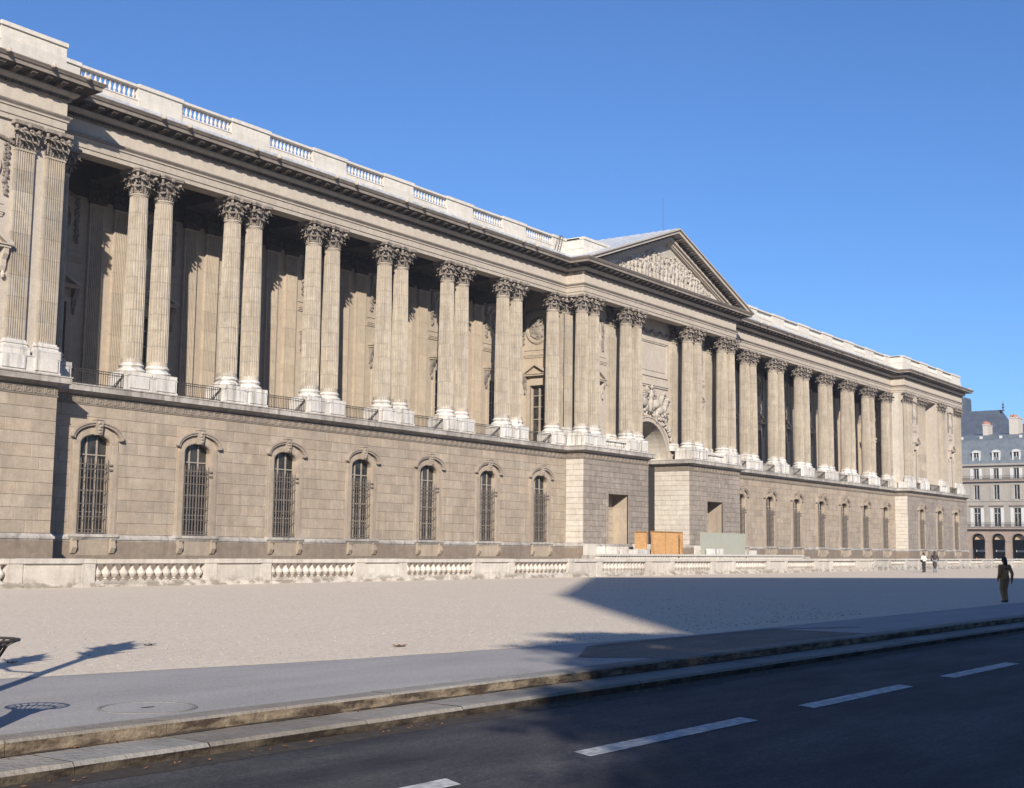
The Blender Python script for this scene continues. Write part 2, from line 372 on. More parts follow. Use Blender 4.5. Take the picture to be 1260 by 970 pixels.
# central piers with door recesses
DZ0, DZ1 = 1.95, 6.0
def pier(x0, x1, dx0, dx1, name='wall'):
    mb = MB(); y = PY-.64
    mb.box(x0, dx0, y, 4, -6, 8.6); mb.box(dx1, x1, y, 4, -6, 8.6); mb.box(dx0, dx1, y, 4, -6, DZ0); mb.box(dx0, dx1, y, 4, DZ1, 8.6)
    mb.box(dx0, dx1, y+1.5, 4, DZ0, DZ1)
    return mb.build(name, M['joint'], palace)
DL = (62.95, 66.1); DR = (146.14-66.1, 146.14-62.95)
pier(XC0-.64, AX0-.02, *DL); pier(AX1+.02, XC1+.64, *DR)

# ashlar stones: boxes standing 2 cm proud of the joint core, openings left free
CH = .594; NC = 11; Z0c = 2.06
def half_open(z0, z1):      # half width of the window opening within a course
    if z0 >= ZK: return None
    if z0 <= ZA: return HW
    t = (z0-ZA)/(ZK-ZA); return HW*math.sqrt(max(0, 1-t*t))
def courses(x0, x1, ops, seed, rects=(), NC=11, bw=1.35):
    rng = random.Random(seed); out = []; CH = .594*11/NC
    for c in range(NC):
        za = Z0c+c*CH; zb = za+CH
        if zb > 8.62: zb = 8.6
        holes = []
        for xc in ops:
            h = half_open(za, zb)
            if h: holes.append((xc-h, xc+h))
        for (a, b_, r0, r1) in rects:
            if zb > r0+.05 and za < r1-.05: holes.append((a, b_))
        spans = []; s = x0
        for a, b_ in sorted(holes): spans.append((s, a)); s = b_
        spans.append((s, x1))
        for a, b_ in spans:
            L = b_-a
            if L < .05: continue
            n = max(1, round(L/bw)); w = L/n; off = (w*.5 if c % 2 else 0)
            cuts = [a]+[a+w*k+(-off if 0 < k else 0)+rng.uniform(-.12, .12) for k in range(1, n+(1 if off else 0))]+[b_]
            cuts = [cuts[0]]+[q for q in cuts[1:-1] if a+.2 < q < b_-.2]+[b_]
            for p, q in zip(cuts, cuts[1:]): out.append((p, q, za, zb))
    return out
def stone_box(mb, x0, x1, y, z0, z1, j=.006, d=.05, pr=0.0, ch=.012):
    x0 += j; x1 -= j; z0 += j; z1 -= j; yf = y-pr
    vs = [(x0, y+d, z0), (x1, y+d, z0), (x1, y+d, z1), (x0, y+d, z1), (x0, yf+ch, z0), (x1, yf+ch, z0), (x1, yf+ch, z1), (x0, yf+ch, z1),
          (x0+ch, yf, z0+ch), (x1-ch, yf, z0+ch), (x1-ch, yf, z1-ch), (x0+ch, yf, z1-ch)]
    fs = [(0, 1, 5, 4), (1, 2, 6, 5), (2, 3, 7, 6), (3, 0, 4, 7), (4, 5, 9, 8), (5, 6, 10, 9), (6, 7, 11, 10), (7, 4, 8, 11), (8, 9, 10, 11)]
    mb.add(vs, fs)
rngp = random.Random(3)
stones = [(s, PY-.66) for s in courses(0.0, XL+.66, [x for x in opsL2 if x > 0], 1)] + [(s, WL) for s in courses(XL+.66, XC0-.66, bays, 2)]
stones.sort(key=lambda t: (Vector(((t[0][0]+t[0][1])/2, t[1], t[0][2]))-CP).length if (t[0][1] > 5.0) else 1e9)
unit = MB(); stone_box(unit, 0, 1, 0, 0, 1, 0, .05, 0, 0); 
for (s, y) in stones[:300]:
    mb = MB(); stone_box(mb, *s[:2], y, *s[2:], pr=rngp.uniform(0, .008)); mb.build('stone', M['wall'], lw)
mb = MB()
for (s, y) in stones[300:]: stone_box(mb, *s[:2], y, *s[2:], pr=rngp.uniform(0, .008))
for s in courses(XC1+.66, XR-.66, baysR, 4): stone_box(mb, *s[:2], WL, *s[2:])
mb.build('ashlar', M['wall'], palace, kind='stuff')
mb = MB()
for s in courses(XR-.66, XE+.66, opsR2, 5): stone_box(mb, *s[:2], PY-.66, *s[2:])
for rect, x0, x1, sd_ in ((DL, XC0-.66, AX0, 6), (DR, AX1, XC1+.66, 7)):
    rr = [(rect[0], rect[1], DZ0, DZ1)]
    for s in courses(x0, x1, [], sd_, rects=rr, NC=15): stone_box(mb, *s[:2], PY-.66, *s[2:], j=.009, ch=.025, pr=rngp.uniform(0, .015))
mb.build('ashlar', M['sooty'], palace, kind='stuff')
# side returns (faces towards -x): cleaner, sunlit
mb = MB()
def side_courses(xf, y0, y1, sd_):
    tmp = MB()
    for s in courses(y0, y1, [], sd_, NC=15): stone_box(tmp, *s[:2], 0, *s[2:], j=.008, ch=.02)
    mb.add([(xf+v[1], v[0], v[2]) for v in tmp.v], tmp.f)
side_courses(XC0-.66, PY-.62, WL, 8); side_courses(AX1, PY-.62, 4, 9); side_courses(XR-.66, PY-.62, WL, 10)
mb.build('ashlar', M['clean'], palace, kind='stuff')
# panels above the doors + door surrounds, recessed back faces
for dx0, dx1 in (DL, DR):
    a, b_ = dx0-.05, dx1+.35; y = PY-.66
    mb = MB()
    for q in ((a+.1, b_-.1, y-.02, y+.05, 7.94, 8.03), (a+.1, b_-.1, y-.02, y+.05, 6.62, 6.71), (a+.1, a+.19, y-.02, y+.05, 6.713, 7.937), (b_-.19, b_-.1, y-.02, y+.05, 6.713, 7.937)): mb.box(*q)
    mb.build('panel', M['sooty'], palace)
    mb = MB(); mb.box(dx0-.25, dx0, y-.05, y+.1, DZ0, DZ1+.25); mb.box(dx1, dx1+.25, y-.05, y+.1, DZ0, DZ1+.25); mb.box(dx0+.002, dx1-.002, y-.05, y+.1, DZ1, DZ1+.25)
    ds = mb.build('door_surround', M['sooty'], palace)
    mb = MB()
    for k in range(7): mb.box(dx0+.02, dx1-.02, y+1.45, y+1.52, DZ0+k*.58+.01, min(DZ1, DZ0+(k+1)*.58)-.01)
    mb.build('blocked_doorway', M['gallery'], palace)
    MB().box(dx1-.03, dx1-.001, y+.11, y+1.44, DZ0, DZ1-.001).build('jamb', M['wall'], palace); MB().box(dx0+.001, dx0+.03, y+.11, y+1.44, DZ0, DZ1-.001).build('jamb', M['wall'], palace)

# ---- plinth: band, lower die, window sills
def two_paths(prof, mat, name):
    mb = MB(); mb.sweep(prof, LEFT); mb.sweep(prof, RIGHT); return mb.build(name, mat, palace)
M['plinth'] = stone('plinth_stone_mat', (.235, .19, .15), .2, .5, (.15, .12, .10), streak=.2, rnd=.05)
two_paths([(.6, 1.73), (.66+.10, 1.73), (.66+.10, 1.78), (.66+.16, 1.80), (.66+.16, 1.9), (.66+.06, 2.0), (.66+.03, 2.045), (.6, 2.05)], M['ledge'], 'plinth_band')
two_paths([(.5, -6), (.66+.11, -6), (.66+.11, 1.728), (.5, 1.728)], M['plinth'], 'plinth')

# window kit -------------------------------------------------------------
def window(xc, y, dark=False):
    w = link('window', None, palace, (xc, y, 0))
    # surround: jambs + archivolt, as a band proud of the wall
    mb = MB(); hw, ow = HW, 1.34
    mb.box(-ow, -hw-.06, -.09, .03, ZS, ZA); mb.box(hw+.06, ow, -.09, .03, ZS, ZA)
    mb.box(-hw-.058, -hw+.012, -.05, .268, ZS+.003, ZA+.002); mb.box(hw-.012, hw+.058, -.05, .268, ZS+.003, ZA+.002)
    mb.box(-ow-.1, -ow-.002, -.05, .03, ZS, 6.3); mb.box(ow+.002, ow+.1, -.05, .03, ZS, 6.3)
    n = 14; inn = arc_pts(0, hw+.06, ZA, ZK+.03, n); out = arc_pts(0, ow, ZA, ZK+.42, n)
    for k in range(n): mb.prism([inn[k], inn[k+1], out[k+1], out[k]], 'y', -.09, .03)
    i2 = arc_pts(0, hw-.012, ZA, ZK-.012, n)
    for k in range(n): mb.prism([i2[k], i2[k+1], inn[k+1], inn[k]], 'y', -.05, .06)
    mb.build('surround', M['wall'], w)
    # hood moulding
    mb = MB(); a = arc_pts(0, ow+.04, ZA+.24, ZK+.46, n); b_ = arc_pts(0, ow+.17, ZA+.27, ZK+.57, n)
    for k in range(n):
        mb.prism([a[k], a[k+1], b_[k+1], b_[k]], 'y', -.24, .02)
        c1 = (b_[k][0]*1.03, b_[k][1]+.06); c2 = (b_[k+1][0]*1.03, b_[k+1][1]+.06)
        mb.prism([b_[k], b_[k+1], c2, c1], 'y', -.30, .02)
    mb.build('hood', M['band'], w)
    mb = MB(); mb.prism([(-.13, ZK-.03), (.13, ZK-.03), (.22, ZK+.72), (-.22, ZK+.72)], 'y', -.34, .02); mb.box(-.26, .26, -.38, .02, ZK+.722, ZK+.8)
    for k in range(4): mb.ell((random.uniform(-.08, .08), -.36, ZK+.1+k*.16), (.10, .08, .08), 6, 4)
    mb.build('keystone', M['band'], w)
    mb = MB(); mb.box(-1.5, 1.5, -.26, .3, 1.93, 2.08); mb.box(-1.45, 1.45, -.2, .0, 1.86, 1.928); mb.build('sill', M['ledge'], w)
    mb = MB(); mb.box(-.98, .98, -.125, .0, 1.0, 1.858); mb.build('apron', M['wall'], w)
    for sx in (-1.16, 1.16):
        mb = MB(); mb.prism([(0, 1.12), (-.19, 1.12), (-.33, 1.4), (-.27, 1.72), (-.34, 1.855), (0, 1.855)], 'x', sx-.14, sx+.14); mb.build('bracket', M['wall'], w)
    # casement behind
    mb = MB(); yb = .27
    for x in (-hw, -.31, .31, hw): mb.box(x-.035, x+.035, yb, yb+.06, ZS, ZA+(.42 if abs(x) < .5 else .0))
    for z in (ZS+.05, 3.2, 4.3, 5.4, 6.1): mb.box(-hw, hw, yb+.005, yb+.055, z-.03, z+.03)
    mb.build('casement', M['frame'], w)
    mb = MB(); pts = [(-hw, ZS), (hw, ZS)]+[(p[0], p[1]) for p in reversed(arc_pts(0, hw, ZA, ZK, 10))]; mb.prism(pts, 'y', yb+.062, yb+.09)
    mb.build('pane', M['glass'], w)
    # grille of bars with spear tips
    mb = MB(); yg = -.02
    zt = 5.75
    for k in range(9):
        x = -hw+.1+k*(2*hw-.2)/8; mb.box(x-.019, x+.019, yg-.019, yg+.019, ZS+.03, zt)
        mb.add([(x-.035, yg, zt+.06), (x, yg-.02, zt), (x+.035, yg, zt+.06), (x, yg, zt+.2), (x, yg+.02, zt)], [(0, 1, 3), (1, 2, 3), (0, 3, 4), (4, 3, 2)])
        mb.ell((x, yg, ZS+.12), (.03, .03, .04), 6, 4)
    for z in (ZS+.08, ZS+.22, 2.95, 3.6, 4.25, 4.9, 5.35, 5.6): mb.box(-hw, hw, yg-.016, yg+.016, z-.022, z+.022)
    for z in (5.36, 5.6): mb.box(hw-.05, hw+.09, -.16, .0, z-.05, z+.04)
    mb.build('grille', M['rust'], w)
    return w
for x in bays+baysR: window(x, WL)
for x in opsL2[:1]+[x for x in opsL2 if x < 7 and x > 1][:0]: pass
for x in opsR2+[opsL2[0]]: window(x, PY-.66)
for x in (opsL2[1],): window(x, PY-.66)
mb = MB(); mb.box(-14, 160, 1.2, 1.4, -6, 9); mb.build('inner_wall', M['dark'], palace)

# ---- string course: meander frieze + ledge
two_paths([(.6, 8.58), (.70, 8.58), (.70, 8.62), (.67, 8.64), (.67, 9.02), (.72, 9.04), (.72, 9.08), (.6, 9.08)], M['sband'], 'string_course')
def run_segments(path, out):
    res = []
    n = len(path); dirs = []
    for i in range(n-1):
        d = Vector((path[i+1][0]-path[i][0], path[i+1][1]-path[i][1])); L = d.length; d.normalize(); dirs.append((d, Vector((d.y, -d.x)), L))
    for i in range(n-1):
        d, nrm, L = dirs[i]
        e0 = e1 = 0
        if i > 0: e0 = out if dirs[i-1][1].x*d.y-dirs[i-1][1].y*d.x == 0 or dirs[i-1][0].dot(nrm) < 0 else -out
        if i > 0: e0 = out*(-dirs[i-1][1].dot(d))
        if i < n-2: e1 = out*(dirs[i+1][1].dot(d))
        a = Vector(path[i])+nrm*out-d*e0*-1 if False else Vector(path[i])+nrm*out-d*e0
        res.append((a, d, nrm, L+e0+e1))
    return res
mb = MB()
for P_ in (LEFT[:-1]+[(AX0-.66, 3.5)], RIGHT[1:-1]):
    for a, d, nrm, L in run_segments(P_, .67):
        u = .56; n = int(L/u)
        if n < 1: continue
        st = (L-n*u)/2
        for k in range(n):
            bx = st+k*u
            for (x0, x1, z0, z1) in ((.02, .54, 8.95, 8.99), (.02, .07, 8.68, 8.95), (.02, .40, 8.67, 8.71), (.36, .41, 8.71, 8.87), (.17, .36, 8.83, 8.87), (.17, .22, 8.77, 8.83), (.48, .54, 8.67, 8.95)):
                p0 = a+d*(bx+x0); p1 = a+d*(bx+x1)
                q = [p0, p1]; e = .03
                vs = [(p.x+nrm.x*o, p.y+nrm.y*o, z) for z in (z0, z1) for o in (-.01, e) for p in q]
                mb.add(vs, [(0, 1, 5, 4), (2, 6, 7, 3), (4, 5, 7, 6), (0, 2, 3, 1), (0, 4, 6, 2), (1, 3, 7, 5)])
mb.build('meander', M['meander'], palace, kind='stuff')
two_paths([(.3, 9.085), (.78, 9.085), (.80, 9.12), (.86, 9.16), (1.05, 9.2), (1.12, 9.24), (1.12, 9.5), (1.16, 9.52), (1.16, 9.58), (.7, 9.63), (.3, 9.63)], M['ledge'], 'ledge')
# gallery floor / pavilion fills
mb = MB(); mb.box(XL+.3, XC0-.3, -.6, 4.2, 9.3, 9.6); mb.box(XC1+.3, XR-.3, -.6, 4.2, 9.3, 9.6)
mb.box(XC0-.2, AX0-.02, PY-.5, 4.2, 9.3, 9.605); mb.box(AX1+.02, XC1+.2, PY-.5, 4.2, 9.3, 9.605)
mb.box(-14, XL+.25, PY-.5, 4.2, 9.3, 9.605); mb.box(XR-.25, XE+.2, PY-.5, 20, 9.3, 9.605)
mb.build('gallery_floor', M['ledge'], palace)

# ---- columns -------------------------------------------------------------
ZP, ZB0, ZB1, ZT, ZC = 10.42, 10.42, 11.12, 20.28, 21.6
def entasis(t): return .565-.085*(max(0, t-.25)/.75)**1.4
def flute_ring(r, seg=24, depth=.062):
    pts = []
    for k in range(seg):
        a0 = 2*PI*k/seg; da = 2*PI/seg
        for f, dd in ((.0, 0), (.20, 0), (.34, .7), (.60, 1), (.86, .7)):
            rr = r-depth*dd; pts.append((rr*math.cos(a0+da*f), rr*math.sin(a0+da*f)))
    return pts
def shaft_mesh():
    mb = MB(); nd = 10; H = ZT-ZB1
    for k in range(nd):
        z0 = ZB1+.22+(H-.34)*k/nd; z1 = ZB1+.22+(H-.34)*(k+1)/nd-.012
        rows = []
        for z in (z0, (z0+z1)/2, z1):
            r = entasis((z-ZB1)/H)
            rows.append([(x, y, z) for x, y in flute_ring(r)])
        rows = [r+[r[0]] for r in rows]; mb.grid(rows)
    # fluted shaft ends and astragal
    mb.lathe([(.585, ZB1-.0), (.585, ZB1+.06), (.57, ZB1+.12), (.545, ZB1+.24)], seg=32)
    mb.lathe([(.45, ZT-.15), (.475, ZT-.12), (.475, ZT-.08), (.52, ZT-.06), (.53, ZT-.02), (.50, ZT+.02), (.46, ZT+.03)], seg=32)
    me = mb.mesh('shaft'); me.materials.append(M['column']); smooth_angle(me, 25); return me
def base_mesh(sq=.78):
    mb = MB(); mb.box(-sq, sq, -sq, sq, ZB0, ZB0+.2)
    pr = [(.70, ZB0+.2)]
    for k in range(7): t = PI*k/6; pr.append((.70+.075*math.sin(t), ZB0+.2+.18*k/6))
    pr += [(.66, ZB0+.39), (.61, ZB0+.43), (.60, ZB0+.47), (.64, ZB0+.51)]
    for k in range(5): t = PI*k/4; pr.append((.63+.05*math.sin(t), ZB0+.52+.12*k/4))
    pr += [(.59, ZB0+.66), (.59, ZB0+.72)]
    mb.lathe(pr, seg=32)
    # pale tongues rising in the flutes
    for k in range(24):
        a = 2*PI*(k+.1)/24; h = random.uniform(.12, .42)
        c, s_ = math.cos(a), math.sin(a); w = .05; r = .578
        mb.add([(r*c-w*s_*.5, r*s_+w*c*.5, ZB1), (r*c+w*s_*.5, r*s_-w*c*.5, ZB1), (r*c*.99, r*s_*.99, ZB1+h)], [(0, 1, 2)])
    me = mb.mesh('column_base'); me.materials.append(M['white']); smooth_angle(me, 40); return me
def leaf(mb, o, n, z0, h, w, curl=.26, lean=.05):
    o = Vector((o[0], o[1], 0)); n = Vector((n[0], n[1], 0)).normalized(); t = Vector((-n.y, n.x, 0))
    rows = []; N = 9
    for i in range(N+1):
        s_ = i/N
        if s_ < .7: z = z0+h*s_/.7*.97; r = .02+lean*s_/.7+.05*math.sin(s_/.7*PI*.5)
        else:
            a = (s_-.7)/.3*PI*.95; r = .07+lean+curl*.5*(1-math.cos(a)) ; z = z0+h*.97+h*.10*math.sin(a)-curl*.30*(1-math.cos(a))
        wid = w*(.75+.35*math.sin(min(1, s_*1.25)*PI*.6))*(1-max(0, (s_-.72)/.28)**2*.75)
        if i % 2: wid *= .80
        row = []
        for k in (-1, -.55, 0, .55, 1):
            p = o+n*(r+.03*(1-abs(k))+(.05 if i % 2 and abs(k) == 1 else 0)-(.025 if abs(k) == .55 else 0))+t*(wid*.5*k)
            row.append((p.x, p.y, z-(.03 if abs(k) == 1 else 0)))
        rows.append(row)
    mb.grid(rows)
    mb.grid([[(p[0]-n.x*.035, p[1]-n.y*.035, p[2]-.01) for p in r] for r in rows])
    tip = rows[-2][2]; mb.ell(tip, (.05, .05, .04), 6, 4)
def volute(mb, c, n, r=.17, th=.12):
    n = Vector((n[0], n[1], 0)).normalized(); t = Vector((-n.y, n.x, 0)); c = Vector(c)
    prev = None; rows = []
    for k in range(19):
        a = k/18*PI*3.2-PI*.5; rr = r*(1-.75*k/18)
        p = c+n*(rr*math.cos(a))+Vector((0, 0, rr*math.sin(a)))
        rows.append([tuple(p-t*th*.5), tuple(p-t*th*.1+n*.0), tuple(p+t*th*.5)])
    mb.grid(rows)
    rr2 = [[tuple(Vector(q)*1) for q in r] for r in rows]
    mb.ell(c, (r*.55, r*.55, r*.55), 8, 5)
    # supporting stem
    q = c-n*.42+Vector((0, 0, -.42)); mid = c-n*.12+Vector((0, 0, -.05))
    mb.path([q, c-n*.33+Vector((0, 0, -.1)), mid, c+Vector((0, 0, r*.7))], [.05, .07, .07, .05], 6)
def capital_mesh():
    mb = MB()
    mb.lathe([(.46, ZT), (.455, ZT+.35), (.47, ZT+.7), (.53, ZT+1.0), (.6, ZT+1.12)], seg=24)
    for k in range(8):
        a = 2*PI*k/8; n = (math.cos(a), math.sin(a)); leaf(mb, (n[0]*.45, n[1]*.45), n, ZT+.02, .46, .36, .26)
        a += PI/8; n = (math.cos(a), math.sin(a)); leaf(mb, (n[0]*.45, n[1]*.45), n, ZT+.1, .78, .34, .30, .06)
    for k in range(4):
        a = PI/4+k*PI/2; n = (math.cos(a), math.sin(a)); volute(mb, (n[0]*.86, n[1]*.86, ZT+.98), n, .16)
        leaf(mb, (n[0]*.5, n[1]*.5), n, ZT+.45, .5, .3, .36, .12)
        a = k*PI/2; n = Vector((math.cos(a), math.sin(a), 0)); t = Vector((-n.y, n.x, 0))
        for sg in (-1, 1):
            volute(mb, tuple(n*.58+t*.17*sg+Vector((0, 0, ZT+.98))), tuple((t*-sg+n*.3)), .09, .1)
        mb.ell(tuple(n*.70+Vector((0, 0, ZT+1.16))), (.12, .12, .13), 8, 5)
        for j in range(5):
            b_ = 2*PI*j/5; p = n*.76+t*.09*math.cos(b_)+Vector((0, 0, ZT+1.16+.09*math.sin(b_))); mb.ell(tuple(p), (.05, .05, .05), 6, 4)
    # abacus with concave sides
    pts = []
    for k in range(4):
        a = PI/4+k*PI/2; c = Vector((math.cos(a), math.sin(a))); d = Vector((-c.y, c.x))
        pts += [c*1.02-d*.09, c*1.02+d*.09]
        e = Vector((math.cos(a+PI/4), math.sin(a+PI/4)))
        nx_ = Vector((math.cos(a+PI/2), math.sin(a+PI/2))); A = c*1.02+d*.09; B = nx_*1.02-Vector((-nx_.y, nx_.x))*.09
        for f in (.25, .5, .75): pts.append(A.lerp(B, f)-e*.11*math.sin(PI*f))
    mb.prism([tuple(p) for p in pts], 'z', ZT+1.14, ZT+1.22); mb.prism([tuple(p*1.04) for p in pts], 'z', ZT+1.223, ZC)
    me = mb.mesh('capital'); me.materials.append(M['carved']); smooth_angle(me, 40); return me
SH, BS, CA = shaft_mesh(), base_mesh(), capital_mesh()
def column(x, y, rz=0):
    c = link('column', None, palace, (x, y, 0))
    link('shaft', SH, c, rz=rz); link('column_base', BS, c); link('capital', CA, c); return c
k = 0
for a, b_ in pairs+pairsR:
    column(a, 0, k*.26); column(b_, 0, k*.26+.13*0); k += 1
for x in singles: column(x, 0)
for a, b_ in cpairs: column(a, PY); column(b_, PY)
column(148.2, PY-.1)

# pilasters (fluted, facing -y), local origin at wall face centre
def pilaster_shaft(w=1.02, d=.2, z0=ZB1, z1=ZT, nf=7):
    pts = [(-w/2, 0)]; m = .09; fw = (w-2*m)/nf
    pts.append((-w/2, -d)); 
    for k in range(nf):
        x = -w/2+m+k*fw; g = fw*.2
        pts += [(x+g, -d), (x+g+.01, -d+.05), (x+fw/2, -d+.07), (x+fw-g-.01, -d+.05), (x+fw-g, -d)]
    pts += [(w/2, -d), (w/2, 0)]
    mb = MB(); nd = 9
    for k in range(nd):
        a = z0+(z1-z0)*k/nd; b_ = z0+(z1-z0)*(k+1)/nd-.01
        rows = [[(x, y, a) for x, y in pts], [(x, y, b_) for x, y in pts]]; mb.grid(rows)
    mb.box(-w/2-.03, w/2+.03, -d-.03, 0, z1-.07, z1+.02)
    return mb
def pil_base(w=1.02, d=.2, z0=ZB0):
    mb = MB()
    for e, a, b_ in ((.2, 0, .2), (.19, .203, .26), (.2, .262, .36), (.12, .363, .44), (.08, .443, .5), (.12, .503, .6), (.05, .603, .7)):
        mb.box(-w/2-e, w/2+e, -d-e, 0, z0+a, z0+b_)
    for k in range(7):
        x = -.38+.127*k; h = random.uniform(.1, .3); mb.add([(x-.03, -d-.01, z0+.7), (x+.03, -d-.01, z0+.7), (x, -d-.01, z0+.7+h)], [(0, 1, 2)])
    return mb
def pil_cap(w=1.0, d=.2):
    mb = MB(); mb.box(-w/2+.03, w/2-.03, -d+.03, 0, ZT+.02, ZT+1.13)
    mb.box(-w/2-.25, w/2+.25, -d-.24, 0, ZT+1.14, ZC)
    for x in (-.34, 0, .34): leaf(mb, (x, -d+.02), (0, -1), ZT+.02, .46, .34, .26)
    for x in (-.5, -.17, .17, .5): leaf(mb, (x, -d+.03), (.0, -1), ZT+.1, .78, .32, .3, .06)
    for sg in (-1, 1):
        n = Vector((sg, -1, 0)).normalized(); volute(mb, (sg*(w/2+.10), -d-.14, ZT+.98), tuple(n), .16)
        leaf(mb, (sg*(w/2-.08), -d+.05), tuple(n), ZT+.45, .5, .3, .3, .1)
        volute(mb, (sg*.16, -d-.16, ZT+.98), (-sg, -.3), .09, .1)
        leaf(mb, (sg*w/2-.03*sg, -.02), (sg, -.1), ZT+.02, .46, .3, .2)
    mb.ell((0, -d-.24, ZT+1.16), (.12, .1, .12), 8, 5)
    return mb
def mk(mb, name, mat, sm=True):
    me = mb.mesh(name); me.materials.append(mat)
    if sm: smooth_angle(me, 35)
    return me
PSH = mk(pilaster_shaft(), 'shaft', M['column'], False); PBS = mk(pil_base(), 'pilaster_base', M['white'], False); PCA = mk(pil_cap(), 'capital', M['carved'])
GSH = mk(pilaster_shaft(.98, .2, 9.62), 'shaft', M['gallery'], False); GCA = mk(pil_cap(), 'capital', M['soot'])
def pilaster(x, y, rz=0, gallery=False):
    p = link('pilaster', None, palace, (x, y, 0), rz)
    link('shaft', GSH if gallery else PSH, p); link('capital', GCA if gallery else PCA, p)
    if not gallery: link('pilaster_base', PBS, p)
    return p
GY = 3.72
for a, b_ in pairs+pairsR: pilaster(a, GY, 0, True); pilaster(b_, GY, 0, True)
for x in singles: pilaster(x, GY, 0, True)
CWY = -.15
for a, b_ in cpairs: pilaster(a, CWY); pilaster(b_, CWY)
PWY = PY-.3           # pavilion upper wall
for x in (XL, XL-1.69, 6.1, 4.4): pilaster(x, PWY)
for x in (XR, XR+1.69, 140.0, 141.65, 149.9, 155.2, 156.9): pilaster(x, PWY)
pilaster(XL+.62, -.85, PI/2) if False else None

# pedestals under pairs
def pedestal(x0, x1, y0, y1):
    p = link('pedestal', None, palace)
    mb = MB(); mb.box(x0, x1, y0, y1, 9.63, 10.36); mb.box(x0-.04, x1+.04, y0-.04, y1, 9.625, 9.74); mb.box(x0-.03, x1+.03, y0-.03, y1, 10.362, 10.415)
    nm = mb.build('block', M['white'], p)
    mb = MB(); n = 2
    for k in range(2):
        xc = x0+.8+k*(x1-x0-1.6); 
        if k and x1-x0 < 2: break
        mb.box(xc-.62, xc+.62, y0-.09, y0-.002, 9.745, 10.355)
    mb.build('die', M['white'], p); return p
for a, b_ in pairs+pairsR: pedestal(a-.82, b_+.82, -.72, .85)
for x in singles: pedestal(x-.8, x+.8, -.72, .85)
for a, b_ in cpairs: pedestal(a-.82, b_+.82, PY-.72, PY+.85)
for x0, x1 in ((3.4, 7.2), (8.7, 12.2)): pedestal(x0, x1-.15, PY-.72, PY+.5)
for x0, x1 in ((XR-.65, XR+2.5), (139.2, 142.45), (146.9, 150.7), (154.4, 157.9)): pedestal(x0, x1, PY-.72, PY+.5)
# central low balustrades between pedestals
def low_balus(x0, x1, y, parent=palace):
    b_ = link('low_balustrade', None, parent)
    mb = MB(); mb.box(x0, x1, y-.16, y+.16, 10.22, 10.36); mb.box(x0, x1, y-.16, y+.16, 9.63, 9.8); mb.build('rail', M['white'], b_)
    n = int((x1-x0)/.27)
    mb = MB()
    mb.lathe([(.06, 9.8), (.09, 9.83), (.05, 9.87), (.10, 9.98), (.045, 10.12), (.075, 10.2), (.075, 10.22)], seg=8); me = mk(mb, 'baluster', M['white'])
    for k in range(n): link('baluster', me, b_, (x0+(k+.5)*(x1-x0)/n, y, 0))
low_balus(62.5, 65.93, PY-.45); low_balus(80.2, 83.65, PY-.45)
# iron railings across the wing bays
def railing(x0, x1, y=-.5, strut=True):
    mb = MB(); z0, z1 = 9.66, 10.42
    for z in (z0+.06, z1, z1-.12): mb.box(x0, x1, y-.02, y+.02, z-.018, z+.018)
    n = int((x1-x0)/.135)
    for k in range(n+1):
        x = x0+(x1-x0)*k/n; mb.box(x-.011, x+.011, y-.011, y+.011, z0, z1)
    if strut:
        for x in (x0+.03, x1-.03): mb.tube((x, y, z1), (x, y+.75, z0), .022, seg=5)
        mb.box((x0+x1)/2-.28, (x0+x1)/2+.28, y-.02, y+.02, z0+.2, z1-.2) if False else None
    return mb.build('railing', M['iron'], palace)
prs = sorted([(a-.85, b_+.85) for a, b_ in pairs]+[(singles[0]-.8, singles[0]+.8), (singles[1]-.8, singles[1]+.8)])
for (a, b_), (c, d) in zip(prs, prs[1:]): railing(b_, c); railing(146.14-c, 146.14-b_)
railing(142.5, 146.9, PY-.6, False); railing(150.75, 154.35, PY-.6, False); railing(137.35, 139.15, PY-.6, False)

# ---- back walls and bay kits
def door_core(mb, x0, x1, y, ops, hw, zt, zb=9.3, ztop=22.6, th=.6):
    s = x0
    for xc in ops:
        mb.box(s, xc-hw, y, y+th, zb, ztop); mb.box(xc-hw, xc+hw, y, y+th, zt, ztop); s = xc+hw
    mb.box(s, x1, y, y+th, zb, ztop)
DHW, DZT = .88, 14.6
mb = MB(); door_core(mb, XL-.3, XC0, GY, bays, DHW, DZT, ztop=20.6); mb.build('gallery_wall', M['gallery'], palace); MB().box(XL-.3, XC0, GY-.01, GY+.6, 20.602, 22.3).build('sooted_wall', M['vault_dark'], palace)  # top strip darkened: shade below the ceiling put into the wall colour
mb = MB(); door_core(mb, XC1, XR+.3, GY, baysR, DHW, DZT, ztop=20.6); mb.build('gallery_wall', M['gallery'], palace); MB().box(XC1, XR+.3, GY-.01, GY+.6, 20.602, 22.3).build('sooted_wall', M['vault_dark'], palace)  # same shade-toned strip along the right wing
mb = MB(); mb.box(-14, 160, 6, 6.3, 9, 22.5); mb.build('inner_wall', M['dark'], palace)
def relief_string(mb, x, y, z0, z1, w=.14):
    z = z1
    while z > z0:
        for k in range(3): mb.ell((x+random.uniform(-w, w)*.7, y-random.uniform(.03, .1), z+random.uniform(-.06, .06)), (w*.6, .09, .09), 6, 4)
        z -= .13
